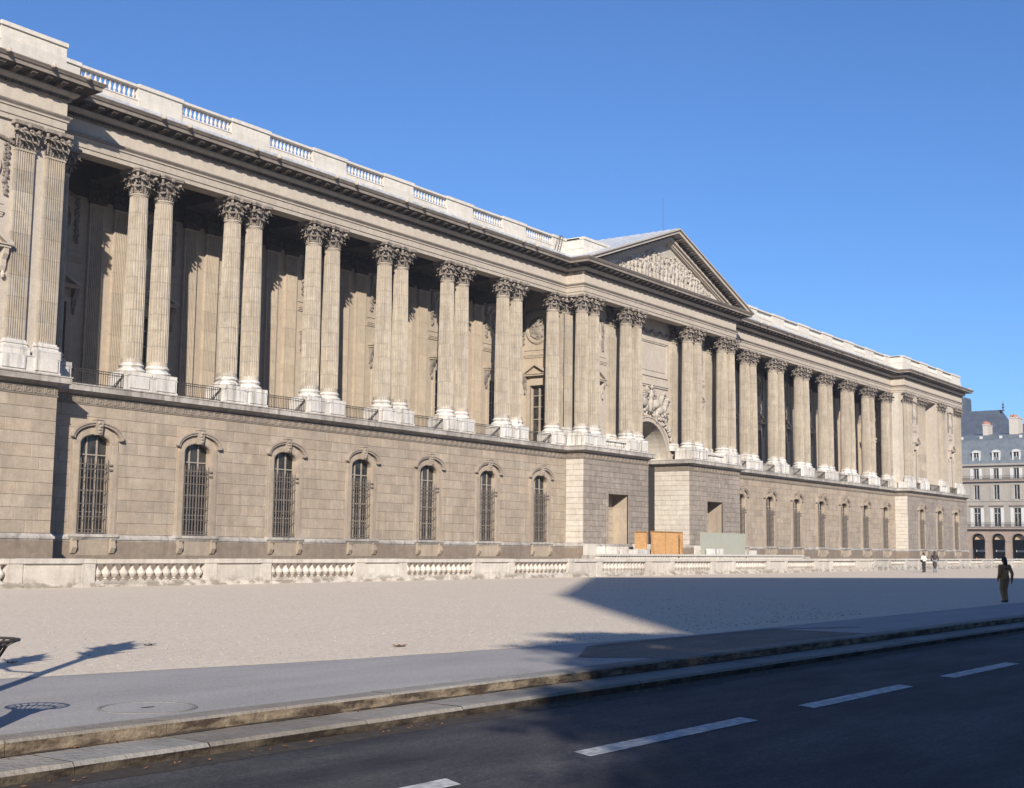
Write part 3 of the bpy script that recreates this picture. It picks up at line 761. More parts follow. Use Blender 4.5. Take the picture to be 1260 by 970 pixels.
def bay_kit(x, y, rz=0, hwd=DHW, zt=DZT, halfw=1.75, med_r=.86, door=True, mat='gallery', fill=False):
    b_ = link('bay', None, palace, (x, y, 0), rz)
    S = M[mat]
    # door surround, consoles, pediment
    mb = MB(); mb.box(-hwd-.28, -hwd, -.1, .05, 9.62, zt); mb.box(hwd, hwd+.28, -.1, .05, 9.62, zt); mb.box(-hwd-.28, hwd+.28, -.1, .05, zt+.002, zt+.28)
    mb.box(-hwd-.06, hwd+.06, -.07, .05, zt+.285, zt+.72)
    pw = hwd+.62
    mb.box(-pw, pw, -.42, .05, zt+.74, zt+.86); mb.box(-pw-.08, pw+.08, -.5, .05, zt+.862, zt+.93)
    ap = zt+.93+.78
    mb.prism([(-pw-.08, zt+.935), (-pw-.08, zt+1.03), (0, ap), (0, ap-.13), (-pw+.25, zt+.935)], 'y', -.5, .05)
    mb.prism([(pw+.08, zt+.935), (pw+.08, zt+1.03), (0.001, ap), (0.001, ap-.13), (pw-.25, zt+.935)], 'y', -.5, .05)
    mb.prism([(-pw+.2, zt+.936), (pw-.2, zt+.936), (0, ap-.14)], 'y', -.2, .05)
    mb.build('door_frame', S, b_)
    for sg in (-1, 1):
        mb = MB(); xs = sg*(hwd+.42)
        mb.prism([(.03, zt+.73), (-.38, zt+.73), (-.36, zt+.45), (-.2, zt+.2), (-.17, zt-.1), (-.08, zt-.35), (.03, zt-.4)], 'x', xs-.13, xs+.13)
        mb.ell((xs, -.14, zt-.5), (.1, .1, .2), 6, 4); mb.build('console', M['carved'] if mat == 'gallery' else S, b_)
    # horizontal band, frames
    mb = MB(); mb.box(-halfw, halfw, -.06, .04, 16.85, 16.95); mb.box(-halfw, halfw, -.14, .04, 17.05, 17.15); mb.box(-halfw, halfw, -.1, .04, 16.952, 17.048); mb.box(-halfw, halfw, -.05, .04, 17.45, 17.52)
    mb.build('band', S, b_)
    # medallion ring with carved face and garlands
    mb = MB(); zc = 19.25; n = 28
    def ring(r0, r1, y0, y1):
        for k in range(n):
            a, c = 2*PI*k/n, 2*PI*(k+1)/n
            f = lambda r, t: (r*math.cos(t), zc+r*1.12*math.sin(t))
            mb.prism([f(r0, a), f(r1, a), f(r1, c), f(r0, c)], 'y', y0, y1)
    ring(med_r, med_r+.15, -.14, .03); ring(med_r+.152, med_r+.22, -.08, .03); mb.build('medallion_ring', S, b_)
    mb = MB(); rnd_ = random.Random(int(x*10))
    mb.ell((0, .02, zc), (med_r, .07, med_r*1.12), 16, 8)
    mb.ell((0, -.05, zc+.25), (.2, .16, .26), 8, 6); mb.ell((0, -.02, zc-.2), (.42, .15, .36), 8, 5)
    for k in range(26):
        a = rnd_.uniform(0, 2*PI); r = rnd_.uniform(.3, .9)*med_r; mb.ell((r*math.cos(a), -.03, zc+r*math.sin(a)), (rnd_.uniform(.06, .14), .1, rnd_.uniform(.05, .14)), 6, 4)
    mb.build('medallion', S if mat != 'gallery' else M['carved'], b_)
    mb = MB()
    for sg in (-1, 1): relief_string(mb, sg*(med_r+.45), 0, 17.95, 20.35, .15)
    for k in range(18):
        t = k/17; mb.ell((-1.2+2.4*t, -.08, 20.5+.35*math.sin(PI*t)*.6), (.14, .1, .1), 6, 4)
    mb.build('garland', M['carved'], b_)
    if door:
        mb = MB(); 
        for xx in (-hwd+.04, -.04, .04, hwd-.04): mb.box(xx-.035, xx+.035, .30, .37, 9.62, zt)
        for zz in (9.9, 10.9, 11.9, 12.9, 13.8, zt-.04): mb.box(-hwd, hwd, .305, .365, zz-.03, zz+.03)
        mb.build('door_frame_bars', M['frame'], b_)
        mb = MB(); mb.box(-hwd, hwd, .38, .41, 9.62, zt); mb.build('pane', M['glass'], b_)
    return b_
for x in bays+baysR: bay_kit(x, GY)
# side walls of the galleries (end walls)
def endwall(x, y0, y1, face, kit=True):
    mb = MB(); yc = 2.2; hw = .7
    if face < 0:
        mb.box(x, x+.5, y0, yc-hw, 9.6, 22.6); mb.box(x, x+.5, yc+hw, y1, 9.6, 22.6); mb.box(x, x+.5, yc-hw, yc+hw, DZT, 22.6)
        mb.box(x+.5, x+.7, yc-hw, yc+hw, 9.6, DZT)
    else: mb.box(x-.5, x, y0, y1, 9.6, 22.6)
    mb.build('end_wall', M['gallery'], palace)
    if kit and face < 0: bay_kit(x, yc, -PI/2, .7, DZT, 1.3, .95, True)
endwall(XC0-.5, .55, GY, -1); endwall(XR-.45, .55, GY, -1); endwall(XL+.4, -1.2, GY, 1, False); endwall(XC1+.5, .5, GY, 1, False)
# anta piers at the corners
for x, y in ((XC0, 0), (XC1, 0), (XR, 0), (XL, 0)):
    mb = MB(); mb.box(x-.5, x+.5, y-.28, y+.7, 9.6, ZC); mb.build('pier', M['column'], palace)
    pilaster(x, y-.28)
    mb = MB(); mb.box(x-.75, x+.75, -.62, .9, 9.63, 10.4); mb.build('pier_base', M['white'], palace)
# central wall with the great arch
AR, AZ = 3.4, 9.35
mb = MB(); th = .6
door_core(mb, XC0-.4, CX-AR-.7, CWY, [64.215], .75, DZT); mb.build('upper_wall', M['frieze'], palace); mb = MB(); door_core(mb, CX+AR+.7, XC1+.4, CWY, [81.925], .75, DZT)
mb.build('upper_wall', M['frieze'], palace)
mb = MB(); n = 24
pts = [(CX-AR*math.cos(PI*k/n), AZ+AR*math.sin(PI*k/n)) for k in range(n+1)]
for a, b_ in zip(pts, pts[1:]): mb.prism([a, b_, (b_[0], 22.6), (a[0], 22.6)], 'y', CWY, CWY+th)
mb.box(CX-AR-.698, CX-AR-.001, CWY, CWY+th, 9.3, 22.6); mb.box(CX+AR+.001, CX+AR+.698, CWY, CWY+th, 9.3, 22.6)
mb.build('upper_wall', M['frieze'], palace)
mb = MB()
def archring(r0, r1, y0, y1, m=30):
    f = lambda r, t: (CX-r*math.cos(t), AZ+r*math.sin(t))
    for k in range(m):
        a, c = PI*k/m, PI*(k+1)/m; mb.prism([f(r0, a), f(r1, a), f(r1, c), f(r0, c)], 'y', y0, y1)
archring(AR-.0, AR+.34, CWY-.1, CWY-.001); archring(AR+.342, AR+.46, CWY-.18, CWY-.001); mb.build('archivolt', M['entab'], palace)
mb = MB(); archring(AR-.002, AR+.25, CWY+th, 4.0, 24); mb.box(CX-AR-.3, CX-AR+.02, CWY+.05, 4, 9.64, 9.9); mb.box(CX+AR-.02, CX+AR+.3, CWY+.05, 4, 9.64, 9.9)
mb.build('vault', M['clean'], palace)
mb = MB(); mb.box(AX0-.1, AX1+.1, 4.02, 4.3, 0, 13.2); mb.build('carriage_doors', M['dark'], palace)
mb = MB()
for k in range(8): mb.box(AX0+.1+k*.9, AX0+.92+k*.9, 3.92, 4.0, 0.02, 9.2)
mb.build('door_boards', M['door'], palace)
bay_kit(64.215, CWY, 0, .75, DZT, 1.9, .80, True, 'frieze'); bay_kit(81.925, CWY, 0, .75, DZT, 1.9, .80, True, 'frieze')
# panels above the arch
mb = MB()
for x0, x1, z0, z1 in ((69.5, 76.6, 17.0, 19.9),):
    y = CWY
    mb.box(x0, x1, y-.14, y-.001, z1, z1+.16); mb.box(x0+.002, x1-.002, y-.08, y-.001, z1-.12, z1-.002)
    mb.box(x0, x0+.18, y-.08, y-.001, z0, z1-.125); mb.box(x1-.18, x1, y-.08, y-.001, z0, z1-.125); mb.box(x0, x1, y-.1, y-.001, z0-.2, z0-.002)
    mb.box(x0+.45, x1-.45, y-.05, y-.001, z0+.3, z1-.35); mb.box(x0, x1, y-.2, y-.001, z0-1.0, z0-.85); mb.box(x0, x1, y-.12, y-.001, z0-1.15, z0-1.002)
mb.build('panel', M['frieze'], palace)
mb = MB()
for k in range(50):
    x = 69.6+7*k/49; s_ = abs(((k % 10)/9)-.5)*2; mb.ell((x, CWY-.12, 20.55+.3*s_), (.16, .12, .12), 6, 4)
mb.build('garland', M['carved'], palace)

# sculpted reliefs
def figure(mb, x, y, z, h, rng, lean=0.0, fl=1):
    """clothed standing figure in high relief"""
    rot = Matrix.Rotation(lean, 3, 'Y')
    def T(p): v = rot @ Vector(p); return (x+v.x, y+v.y, z+v.z)
    mb.ell(T((0, -.05, h*.30)), (h*.13, h*.10, h*.30), 7, 5, rot); mb.ell(T((0, -.06, h*.64)), (h*.12, h*.10, h*.20), 7, 5, rot)
    mb.ell(T((.02*fl, -.09, h*.92)), (h*.062, h*.07, h*.08), 7, 5)
    a = rng.uniform(-.6, 1.1); mb.path([T((h*.11, -.06, h*.74)), T((h*.2, -.12, h*(.62+.1*a))), T((h*.27, -.1, h*(.6+.32*a)))], [h*.04, h*.035, h*.025], 5)
    a = rng.uniform(-.6, 1.0); mb.path([T((-h*.11, -.06, h*.74)), T((-h*.2, -.12, h*(.60+.1*a))), T((-h*.25, -.1, h*(.55+.3*a)))], [h*.04, h*.035, h*.025], 5)
    for k in range(5):
        xx = rng.uniform(-.12, .12)*h; mb.path([T((xx, -.10, h*.5)), T((xx*1.25+rng.uniform(-.04, .04), -.13, h*.03))], [h*.022, h*.03], 4)
mb = MB(); rng = random.Random(11)
TY = PY-.32; hh = 3.9; half = 11.6; zb = 24.42
for k in range(34):
    t = (k+.5)/34*2-1; x = CX+t*half*.93; lim = hh*(1-abs(t))
    if lim < .5:
        mb.ell((x, TY-.1, zb+.2), (.45, .14, .2), 7, 4); continue
    h = min(lim*.95, 1.9+rng.uniform(-.25, .25)); ln = rng.uniform(-.2, .2)
    if lim < 1.3: ln = (1.1 if t < 0 else -1.1); h = min(1.7, h*1.3); figure(mb, x, TY-.05, zb+.12, h, rng, ln*.9); continue
    figure(mb, x, TY-.05, zb, h, rng, ln)
    if lim > h+.6:
        h2 = min(lim-h*.62, 1.8); figure(mb, x+.3, TY+.0, zb+h*.62, h2*.92, rng, rng.uniform(-.35, .35))
for k in range(240):
    t = rng.uniform(-1, 1); lim = hh*(1-abs(t)); z = zb+rng.random()**1.2*max(.1, lim*.97)
    mb.ell((CX+t*half*.93, TY-rng.uniform(.0, .12), z), (rng.uniform(.05, .2), .12, rng.uniform(.06, .22)), 5, 4, Matrix.Rotation(rng.uniform(-1, 1), 3, 'Y'))
mb.build('pediment_sculpture', M['relief'], palace, True)
mb = MB(); rng = random.Random(5); y = CWY-.08
def horse(cx, cz, f):
    mb.ell((cx, y-.12, cz), (.75, .28, .42), 10, 6, Matrix.Rotation(-.25*f, 3, 'Y'))
    mb.ell((cx+.55*f, y-.16, cz+.15), (.4, .26, .42), 8, 6)
    mb.path([(cx+.65*f, y-.16, cz+.3), (cx+.95*f, y-.2, cz+.85), (cx+1.05*f, y-.22, cz+1.1)], [.28, .2, .16], 8)
    mb.path([(cx+1.05*f, y-.22, cz+1.12), (cx+1.42*f, y-.25, cz+.8)], [.16, .1], 7)
    mb.path([(cx+.7*f, y-.2, cz-.1), (cx+1.3*f, y-.22, cz-.25), (cx+1.25*f, y-.22, cz-.75)], [.14, .09, .06], 6)
    mb.path([(cx+.5*f, y-.2, cz-.2), (cx+.95*f, y-.2, cz-.7), (cx+.7*f, y-.2, cz-1.1)], [.14, .09, .06], 6)
    mb.path([(cx-.55*f, y-.1, cz-.1), (cx-.75*f, y-.1, cz-.8), (cx-.55*f, y-.1, cz-1.2)], [.2, .1, .06], 6)
    for k in range(7): mb.ell((cx+(.5+.08*k)*f, y-.12, cz+.45+.1*k), (.12, .12, .14), 6, 4)
horse(74.3, 14.4, 1); horse(75.0, 13.9, 1); horse(71.9, 14.4, -1); horse(71.1, 13.9, -1)
figure(mb, 73.1, y-.1, 13.5, 2.5, rng, .1)
for sg in (-1, 1):
    for k in range(9): mb.path([(73.1+.15*sg, y-.1, 15.2), (73.1+sg*(.4+.14*k), y-.12, 15.9-.06*k*k*.4)], [.07, .05], 5)
for sg in (-1, 1):
    for k in range(26):
        a = R(20+50*rng.random()); r = AR+.75+rng.random()*.7; mb.ell((CX+sg*r*math.cos(a), y-.05, AZ+r*math.sin(a)), (rng.uniform(.1, .25), .14, rng.uniform(.1, .3)), 6, 4, Matrix.Rotation(rng.uniform(-1, 1), 3, 'Y'))
for k in range(60):
    mb.ell((73.1+rng.uniform(-2.6, 2.6), y, 13.3+rng.uniform(-.2, 1.6)), (rng.uniform(.1, .28), .14, rng.uniform(.08, .22)), 6, 4, Matrix.Rotation(rng.uniform(-1, 1), 3, 'Y'))
mb.build('arch_sculpture', M['relief'], palace, True)

# end pavilions: upper walls with niches
def pavilion_upper(x0, x1, niches, recess=None):
    mb = MB()
    if recess:
        door_core(mb, x0, recess[0], PWY, [n for n in niches if n < recess[0]], .55, DZT); door_core(mb, recess[1], x1, PWY, [n for n in niches if n > recess[1]], .55, DZT)
        mb.box(recess[0], recess[1], .6, 1.0, 9.6, 22.6)
        mb.box(recess[0], recess[1], PWY, .59, 21.4, 22.6); mb.box(recess[1]+.001, recess[1]+.4, PWY+.61, .99, 9.6, 22.6); mb.box(recess[0]-.4, recess[0]-.001, PWY+.61, .99, 9.6, 22.6)
    else: door_core(mb, x0, x1, PWY, niches, .55, DZT)
    mb.build('upper_wall', M['frieze'], palace)
    for n_ in niches: bay_kit(n_, PWY, 0, .55, DZT, .85, .42, True, 'frieze')
pavilion_upper(-14, XL+.4, [7.9], None)
pavilion_upper(XR-.4, XE+.4, [138.3, 153.0], (142.5, 147.4))
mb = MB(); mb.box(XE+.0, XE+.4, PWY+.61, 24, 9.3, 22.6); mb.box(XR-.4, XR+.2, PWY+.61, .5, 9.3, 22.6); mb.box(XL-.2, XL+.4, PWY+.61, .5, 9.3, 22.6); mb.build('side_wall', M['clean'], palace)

# ---- ceiling, beams, roof
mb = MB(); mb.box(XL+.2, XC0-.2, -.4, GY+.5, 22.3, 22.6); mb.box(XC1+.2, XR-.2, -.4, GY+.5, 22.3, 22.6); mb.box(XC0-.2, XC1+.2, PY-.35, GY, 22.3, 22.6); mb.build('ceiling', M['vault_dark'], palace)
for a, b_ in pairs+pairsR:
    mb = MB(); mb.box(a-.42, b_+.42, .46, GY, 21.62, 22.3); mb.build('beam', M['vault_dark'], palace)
mb = MB(); mb.box(-14, XE, PY+.2, 24, 24.3, 24.6); mb.box(-14, XE-.3, 20, 24, -6, 24.3); mb.build('roof', M['lead'], palace)

# ---- entablature
def one_path(prof, mat, name, path=FULL): return MB().sweep(prof, path).build(name, mat, palace)
one_path([(-.46, 21.6), (.44, 21.6), (.44, 21.83), (.50, 21.85), (.50, 22.20), (.57, 22.23), (.57, 22.30), (.60, 22.33), (-.46, 22.34)], M['entab'], 'architrave')
one_path([(-.46, 22.341), (.585, 22.341), (.66, 22.42), (.68, 22.46), (.68, 22.50), (.4, 22.52), (-.46, 22.52)], M['cornice'], 'architrave_moulding')
one_path([(-.3, 22.521), (.48, 22.521), (.48, 23.24), (-.3, 23.24)], M['frieze'], 'frieze')
one_path([(-.3, 23.241), (.50, 23.241), (.55, 23.28), (.60, 23.30), (.60, 23.47), (-.3, 23.47)], M['cornice'], 'dentil_band')
one_path([(-.3, 23.471), (.64, 23.471), (.74, 23.49), (.80, 23.54), (.88, 23.60), (.90, 23.66), (.90, 23.70), (-.3, 23.7)], M['entab'], 'bed_moulding')
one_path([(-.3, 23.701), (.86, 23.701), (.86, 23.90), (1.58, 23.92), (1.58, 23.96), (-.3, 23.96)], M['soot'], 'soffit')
one_path([(1.3, 23.93), (1.64, 23.93), (1.64, 24.08), (1.66, 24.10), (1.66, 24.12), (1.72, 24.14), (1.76, 24.20), (1.82, 24.27), (1.82, 24.31), (-.3, 24.36), (-.3, 23.962), (1.3, 23.962)], M['cornice'], 'cornice')
# dentils: fine row
mb = MB()
for a, d, nrm, L in run_segments(FULL[:-1], .62):
    u = .19; n = int(L/u)
    for k in range(n):
        p0 = a+d*(k*u+.03); p1 = a+d*(k*u+.14)
        vs = [(p.x+nrm.x*o, p.y+nrm.y*o, z) for z in (23.31, 23.45) for o in (-.01, .07) for p in (p0, p1)]
        mb.add(vs, [(0, 1, 5, 4), (2, 6, 7, 3), (4, 5, 7, 6), (0, 2, 3, 1), (0, 4, 6, 2), (1, 3, 7, 5)])
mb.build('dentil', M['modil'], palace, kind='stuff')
# modillions
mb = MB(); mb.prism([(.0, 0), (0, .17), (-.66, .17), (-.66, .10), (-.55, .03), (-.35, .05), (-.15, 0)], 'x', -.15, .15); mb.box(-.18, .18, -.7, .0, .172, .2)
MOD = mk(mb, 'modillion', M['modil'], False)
mcount = 0
for a, d, nrm, L in run_segments(FULL[:-1], .86):
    n = max(1, round(L/.8375))
    for k in range(n):
        p = a+d*((k+.5)*L/n)
        if p.x < 0: continue
        link('modillion', MOD, palace, (p.x, p.y, 23.70), math.atan2(d.y, d.x)); mcount += 1
# small waterspout heads
mb = MB(); mb.ell((0, -.08, .08), (.13, .16, .13), 8, 6); mb.ell((0, -.2, .02), (.08, .1, .07), 6, 4); SP = mk(mb, 'waterspout', M['entab'])
for a, b_ in pairs+pairsR:
    for x in (a-.1, b_+.0): link('waterspout', SP, palace, (x, -1.80, 24.22))
for x in (5.9, 7.6, 10.0, 12.0, 136, 138, 143, 148, 153, 157): link('waterspout', SP, palace, (x, PY-1.80, 24.22))

# ---- parapet balustrade
par = link('parapet', None, palace)
one = MB().sweep([(-.2, 24.36), (.36, 24.36), (.40, 24.38), (.40, 24.62), (.34, 24.66), (.34, 25.34), (.38, 25.36), (.38, 25.42), (-.02, 25.42), (-.02, 24.6), (-.2, 24.6)], FULL); one.build('base_course', M['pale'], par)
one = MB().sweep([(.0, 26.04), (.36, 26.04), (.42, 26.08), (.42, 26.2), (.36, 26.24), (.0, 26.24)], FULL); one.build('coping', M['pale'], par)
BAL = MB(); BAL.box(-.085, .085, -.085, .085, 25.42, 25.48); BAL.lathe([(.05, 25.48), (.075, 25.51), (.05, 25.55), (.095, 25.66), (.085, 25.74), (.04, 25.88), (.07, 25.93), (.05, 25.96), (.075, 25.98)], seg=8); BAL.box(-.085, .085, -.085, .085, 25.98, 26.04)
BALM = mk(BAL, 'baluster', M['pale'])
def par_block(x0, x1, yc):
    mb = MB(); mb.box(x0, x1, yc-.37, yc-.0, 25.421, 26.038); mb.box(x0-.03, x1+.03, yc-.46, yc+.02, 26.07, 26.27); mb.box(x0+.02, x1-.02, yc-.42, yc-.371, 24.37, 25.5)
    mb.build('block', M['pale'], par)
def par_open(x0, x1, yc, n=12):
    for k in range(n): link('baluster', BALM, par, (x0+(k+.5)*(x1-x0)/n, yc-.17, 0))
def wing_par(sgn):
    mir = (lambda a, b_: (a, b_)) if sgn > 0 else (lambda a, b_: (146.14-b_, 146.14-a))
    par_block(*mir(XL+.42, 13.72), 0)
    for k in range(7):
        xc = bays[k]; par_open(*mir(xc-1.84, xc+1.84), 0)
        if k < 6: par_block(*mir(xc+1.84, xc+6.7-1.84), 0)
    par_block(*mir(bays[6]+1.84, XC0-.4), 0)
wing_par(1); wing_par(-1)
par_block(XC0-.36, XC0+4.5, PY); par_block(XC1-4.5, XC1+.36, PY)
par_block(8.1, XL+.36, PY); par_open(4.4, 8.1, PY); par_block(1, 4.4, PY)
par_block(XR-.36, XR+2.6, PY); par_open(XR+2.6, XR+6.3, PY); par_block(XR+6.3, XR+9.3, PY); par_open(XR+9.3, XR+13, PY); par_block(XR+13, XR+15.6, PY); par_open(XR+15.6, XR+19.4, PY); par_block(XR+19.4, XE+.36, PY)
for x0, x1 in ((XC0-.37, XC0+.0), (XC1, XC1+.37), (XR-.37, XR), (XL, XL+.37)):
    mb = MB(); mb.box(x0, x1, PY+.001, -.001, 25.421, 26.038); mb.box(x0-.05, x1+.05, PY, -.0, 26.072, 26.268); mb.build('block', M['pale'], par)

# ---- pediment
ped = link('pediment', None, palace)
zt0 = 24.31; HWp = (XC1-XC0)/2+1.82; SL = 5.25/HWp
cs = math.cos(math.atan(SL))
def chev(mb, a, b_, y0, y1, zf=zt0+.001):
    top = zt0+SL*HWp
    def line(off): zz = top-off/cs; return ((zz-zf)/SL, zz)
    xa, za = line(a); xb, zb_ = line(b_)
    for sg in (-1, 1):
        mb.prism([(CX+sg*xa, zf), (CX, za), (CX, zb_), (CX+sg*max(.01, xb), zf)], 'y', y0, y1)
yl = PY-1.82
mb = MB(); chev(mb, 0, .12, yl, PY); mb.build('raking_gutter', M['entab'], ped)
mb = MB(); chev(mb, .121, .38, yl+.16, PY); mb.build('raking_corona', M['entab'], ped)
mb = MB(); chev(mb, .60, .82, PY-.92, PY); chev(mb, .822, 1.0, PY-.70, PY); chev(mb, 1.002, 1.1, PY-.56, PY); mb.build('raking_bed_moulding', M['entab'], ped)
mb = MB(); chev(mb, .381, .598, PY-.86, PY); mb.build('raking_soffit', M['soot'], ped)
ang = math.atan(SL); n = 19
for sg in (-1, 1):
    for k in range(1, n):
        xx = k/n*(HWp-1.6)+.2; z = zt0+SL*(HWp-xx)-.60/cs
        o = link('modillion', MOD, ped, (CX+sg*xx, PY-.86, z)); o.rotation_euler = (0, sg*ang, 0)
mb = MB(); tz = zt0+SL*HWp-1.1/cs; hx = (tz-zt0)/SL; mb.prism([(CX-hx, zt0), (CX+hx, zt0), (CX, tz)], 'y', PY-.30, PY+.2); mb.build('tympanum', M['relief'], ped)
mb = MB(); top = zt0+SL*HWp+.02
for sg in (-1, 1): mb.add([(CX, yl+.02, top), (CX+sg*HWp*1.0, yl+.02, zt0+.03), (CX+sg*HWp*1.0, 6, zt0+.03), (CX, 6, top), (CX, yl+.02, top-.1), (CX+sg*HWp*.99, yl+.02, zt0-.03), (CX+sg*HWp*.99, 6, zt0-.03), (CX, 6, top-.1)], [(0, 1, 2, 3), (7, 6, 5, 4), (0, 4, 5, 1), (1, 5, 6, 2), (2, 6, 7, 3)])
rf = mb.build('roof', M['lead'], ped)
mb = MB()
for sg in (-1, 1):
    for k in range(12):
        y = yl+.4+k*.75; mb.tube((CX, y, top+.02), (CX+sg*HWp*.99, y, zt0+.06), .03, seg=5)
mb.build('roof_seam', M['lead'], ped)
mb = MB(); mb.tube((79.8, 2, 25), (79.8, 2, 34.6), .03, .015, 5); mb.build('antenna', M['iron'], palace)
mb = MB()
for sg in (0, .35): mb.path([(57.6+sg, -.7, 24.4), (58.6+sg, -.5, 26.3)], .03, 5)
for k in range(5): t = k/4; mb.tube((57.6+t, -.7+.2*t, 24.4+1.9*t), (57.95+t, -.7+.2*t, 24.4+1.9*t), .02, seg=4)
mb.path([(57.2, -.75, 24.5), (57.4, -.9, 25.6), (58.4, -.6, 26.35)], .02, 4)
mb.build('ladder', M['iron'], palace)

# ---------------------------------------------------------------- plaza balustrade
def plaza_balustrade(name, label, y, starts, length, pier_w, panel_w, x_end, h=1.05, nb=13, fat=1.22):
    t = thing(name, label, 'balustrade', (0, y, 0))
    zc = h-.17
    mb = MB(); mb.box(-.085, .085, -.085, .085, .22, .27)
    mb.lathe([(.06, .27), (.085, .29), (.05, .33), (.12*fat, .42), (.155*fat, .50), (.14*fat, .58), (.06, .72), (.055, .76), (.09, .79), (.09, zc-.05)], seg=10); mb.box(-.1, .1, -.1, .1, zc-.05, zc)
    me = mk(mb, 'baluster', M['balus'])
    for i, s in enumerate(starts):
        e = s+length
        for k in range(nb): link('baluster', me, t, (s+(k+.5)*length/nb, 0, 0))
        mb = MB(); mb.box(s-.001, e, -.2, .2, zc+.001, h-.012); mb.box(s-.001, e, -.16, .16, zc-.03, zc); mb.build('coping', M['balus'], t)
        mb = MB(); mb.box(s-.001, e, -.24, .24, -.3, .12); mb.box(s, e, -.18, .18, .121, .22); mb.build('base', M['balus'], t)
        for px in (s-pier_w, e):
            mb = MB(); mb.box(px+.004, px+pier_w-.004, -.21, .21, -.3, zc); mb.box(px+.002, px+pier_w-.002, -.25, .25, -.299, .14); mb.build('pier', M['balus'], t)
            mb = MB(); mb.box(px, px+pier_w, -.245, .245, zc+.003, h); mb.build('coping', M['balus'], t)
        px = e+pier_w
        nxt = starts[i+1]-pier_w if i+1 < len(starts) else x_end
        mb = MB(); mb.box(px+.006, nxt-.006, -.17, .17, -.3, zc); mb.box(px+.006, nxt-.006, -.20, .20, -.299, .16); mb.build('panel', M['balus'], t)
        mb = MB(); mb.box(px+.008, nxt-.008, -.27, .27, zc+.002, h+.008); mb.build('coping', M['balus'], t)
    return t
st = [4.75+8.94*i for i in range(-1, 9)]
plaza_balustrade('balustrade', 'long low stone balustrade of bulbous balusters edging the gravel square in front', -15.4, st, 5.3, .6, 2.44, 85.3)
st2 = [88.5+9.2*i for i in range(0, 11)]
plaza_balustrade('balustrade', 'farther low stone balustrade beyond the end of the front one, behind the standing couple', -10.2, [86.2+9.2*i for i in range(11)], 4.6, .7, 3.2, 190, h=.98, nb=10)
t = thing('parapet_wall', 'pale inner parapet showing just above the front balustrade, below the two hoardings', 'parapet', (0, -9.3, 0))
for k in range(3):
    x0 = 50+k*11.6
    mb = MB(); mb.box(x0, x0+11.55, -.2, .2, -.3, .98); mb.box(x0, x0+11.56, -.24, .24, 1.16, 1.3); mb.build('wall', M['pale'], t)
    mb = MB(); 
    for j in range(30): mb.box(x0+.1+j*.38, x0+.30+j*.38, -.16, .16, .98, 1.16)
    mb.build('fret', M['pale'], t)
# terrace / bridge before the central block
mb = MB(); mb.box(XC0-.9, XC1+1.2, -9.0, PY-.68, -3.9, 1.15); struct(mb.build('terrace', M['ledge']))
def slab(label, x0, x1, y0, y1, z0, z1, mat='white', n=1):
    mb = MB(); c = ((x0+x1)/2, (y0+y1)/2, z0)
    w = (x1-x0)/n
    for k in range(n): mb.box(x0-c[0]+k*w+.01, x0-c[0]+(k+1)*w-.01, y0-c[1], y1-c[1], 0, z1-z0)
    o = mb.build('stone_block', M[mat]); o.location = c; o['label'] = label; o['category'] = 'stone block'; o['group'] = 'pale stone blocks before the central arch'; return o
slab('pale plinth block at the foot of the left central corner', XC0-.9, XC0+.35, PY-1.25, PY-.80, 1.152, 1.98, 'pale')
slab('long white slab below the left blocked doorway', 60.6, 63.9, -4.1, -2.5, 1.152, 1.82)
slab('low grey-white slab in front of the left doorway', 61.4, 65.2, -6.0, -4.3, 1.152, 1.62)
slab('small bright white block right of the left doorway', 66.3, 67.6, -3.9, -2.6, 1.152, 2.05)
slab('white block against the foot of the right pier, beside the orange hoarding', 77.1, 79.2, -3.6, -2.5, 1.152, 2.0)
slab('bright white block at the lower left corner of the green hoarding', 70.4, 72.6, -7.6, -7.15, 1.152, 1.75, 'white')
slab('small pale block at the right end of the green hoarding', 79.0, 80.8, -6.8, -6.0, 1.152, 1.65, 'white')
# hoardings
t = thing('hoarding', 'orange plywood hoarding with diagonal battens before the central arch', 'hoarding', (61.3, -6.1, 1.155))
for k, (x0, x1, z0, z1, yy) in enumerate(((0, 1.75, .5, 1.85, .35), (1.85, 4.15, 0, 1.9, 0), (4.18, 6.4, 0, 1.9, 0), (6.43, 6.95, 0, 1.9, 0))):
    mb = MB(); mb.box(x0, x1, yy, yy+.03, z0, z1); mb.build('board', M['wood'], t)
    mb = MB(); mb.box(x0, x1, yy-.06, yy-.002, z1-.06, z1+.02); mb.box(x1-.06, x1, yy-.06, yy-.003, z0, z1-.062); mb.build('batten', M['batten'], t)
for x in (.6, 5.2):
    mb = MB(); mb.tube((x+1.1, -.08, 1.75), (x+.15, -.9, 0.0), .05, seg=4); mb.build('brace', M['batten'], t)
t = thing('hoarding', 'pale green board hoarding in front of the right central doorway', 'hoarding', (69.75, -7.0, 1.155))
for k in range(3):
    mb = MB(); mb.box(k*2.77+.0, k*2.77+2.765, 0, .04, .0, 1.92); mb.build('board', M['green'], t)
mb = MB(); mb.box(0, 8.3, .05, .12, 1.7, 1.8); mb.box(0, 8.3, .05, .12, .3, .4); mb.build('rail', M['batten'], t)

# ---------------------------------------------------------------- ground
def ky(x): return -46.6-.02*(x+20) if x < 12 else -47.24-.004*(x-12)
def sheet(name, pts, z, mat, kind=True):
    mb = MB(); mb.add([(x, y, z) for x, y in pts], [tuple(range(len(pts)))]); o = mb.build(name, mat)
    if kind: o['kind'] = 'structure'
    return o
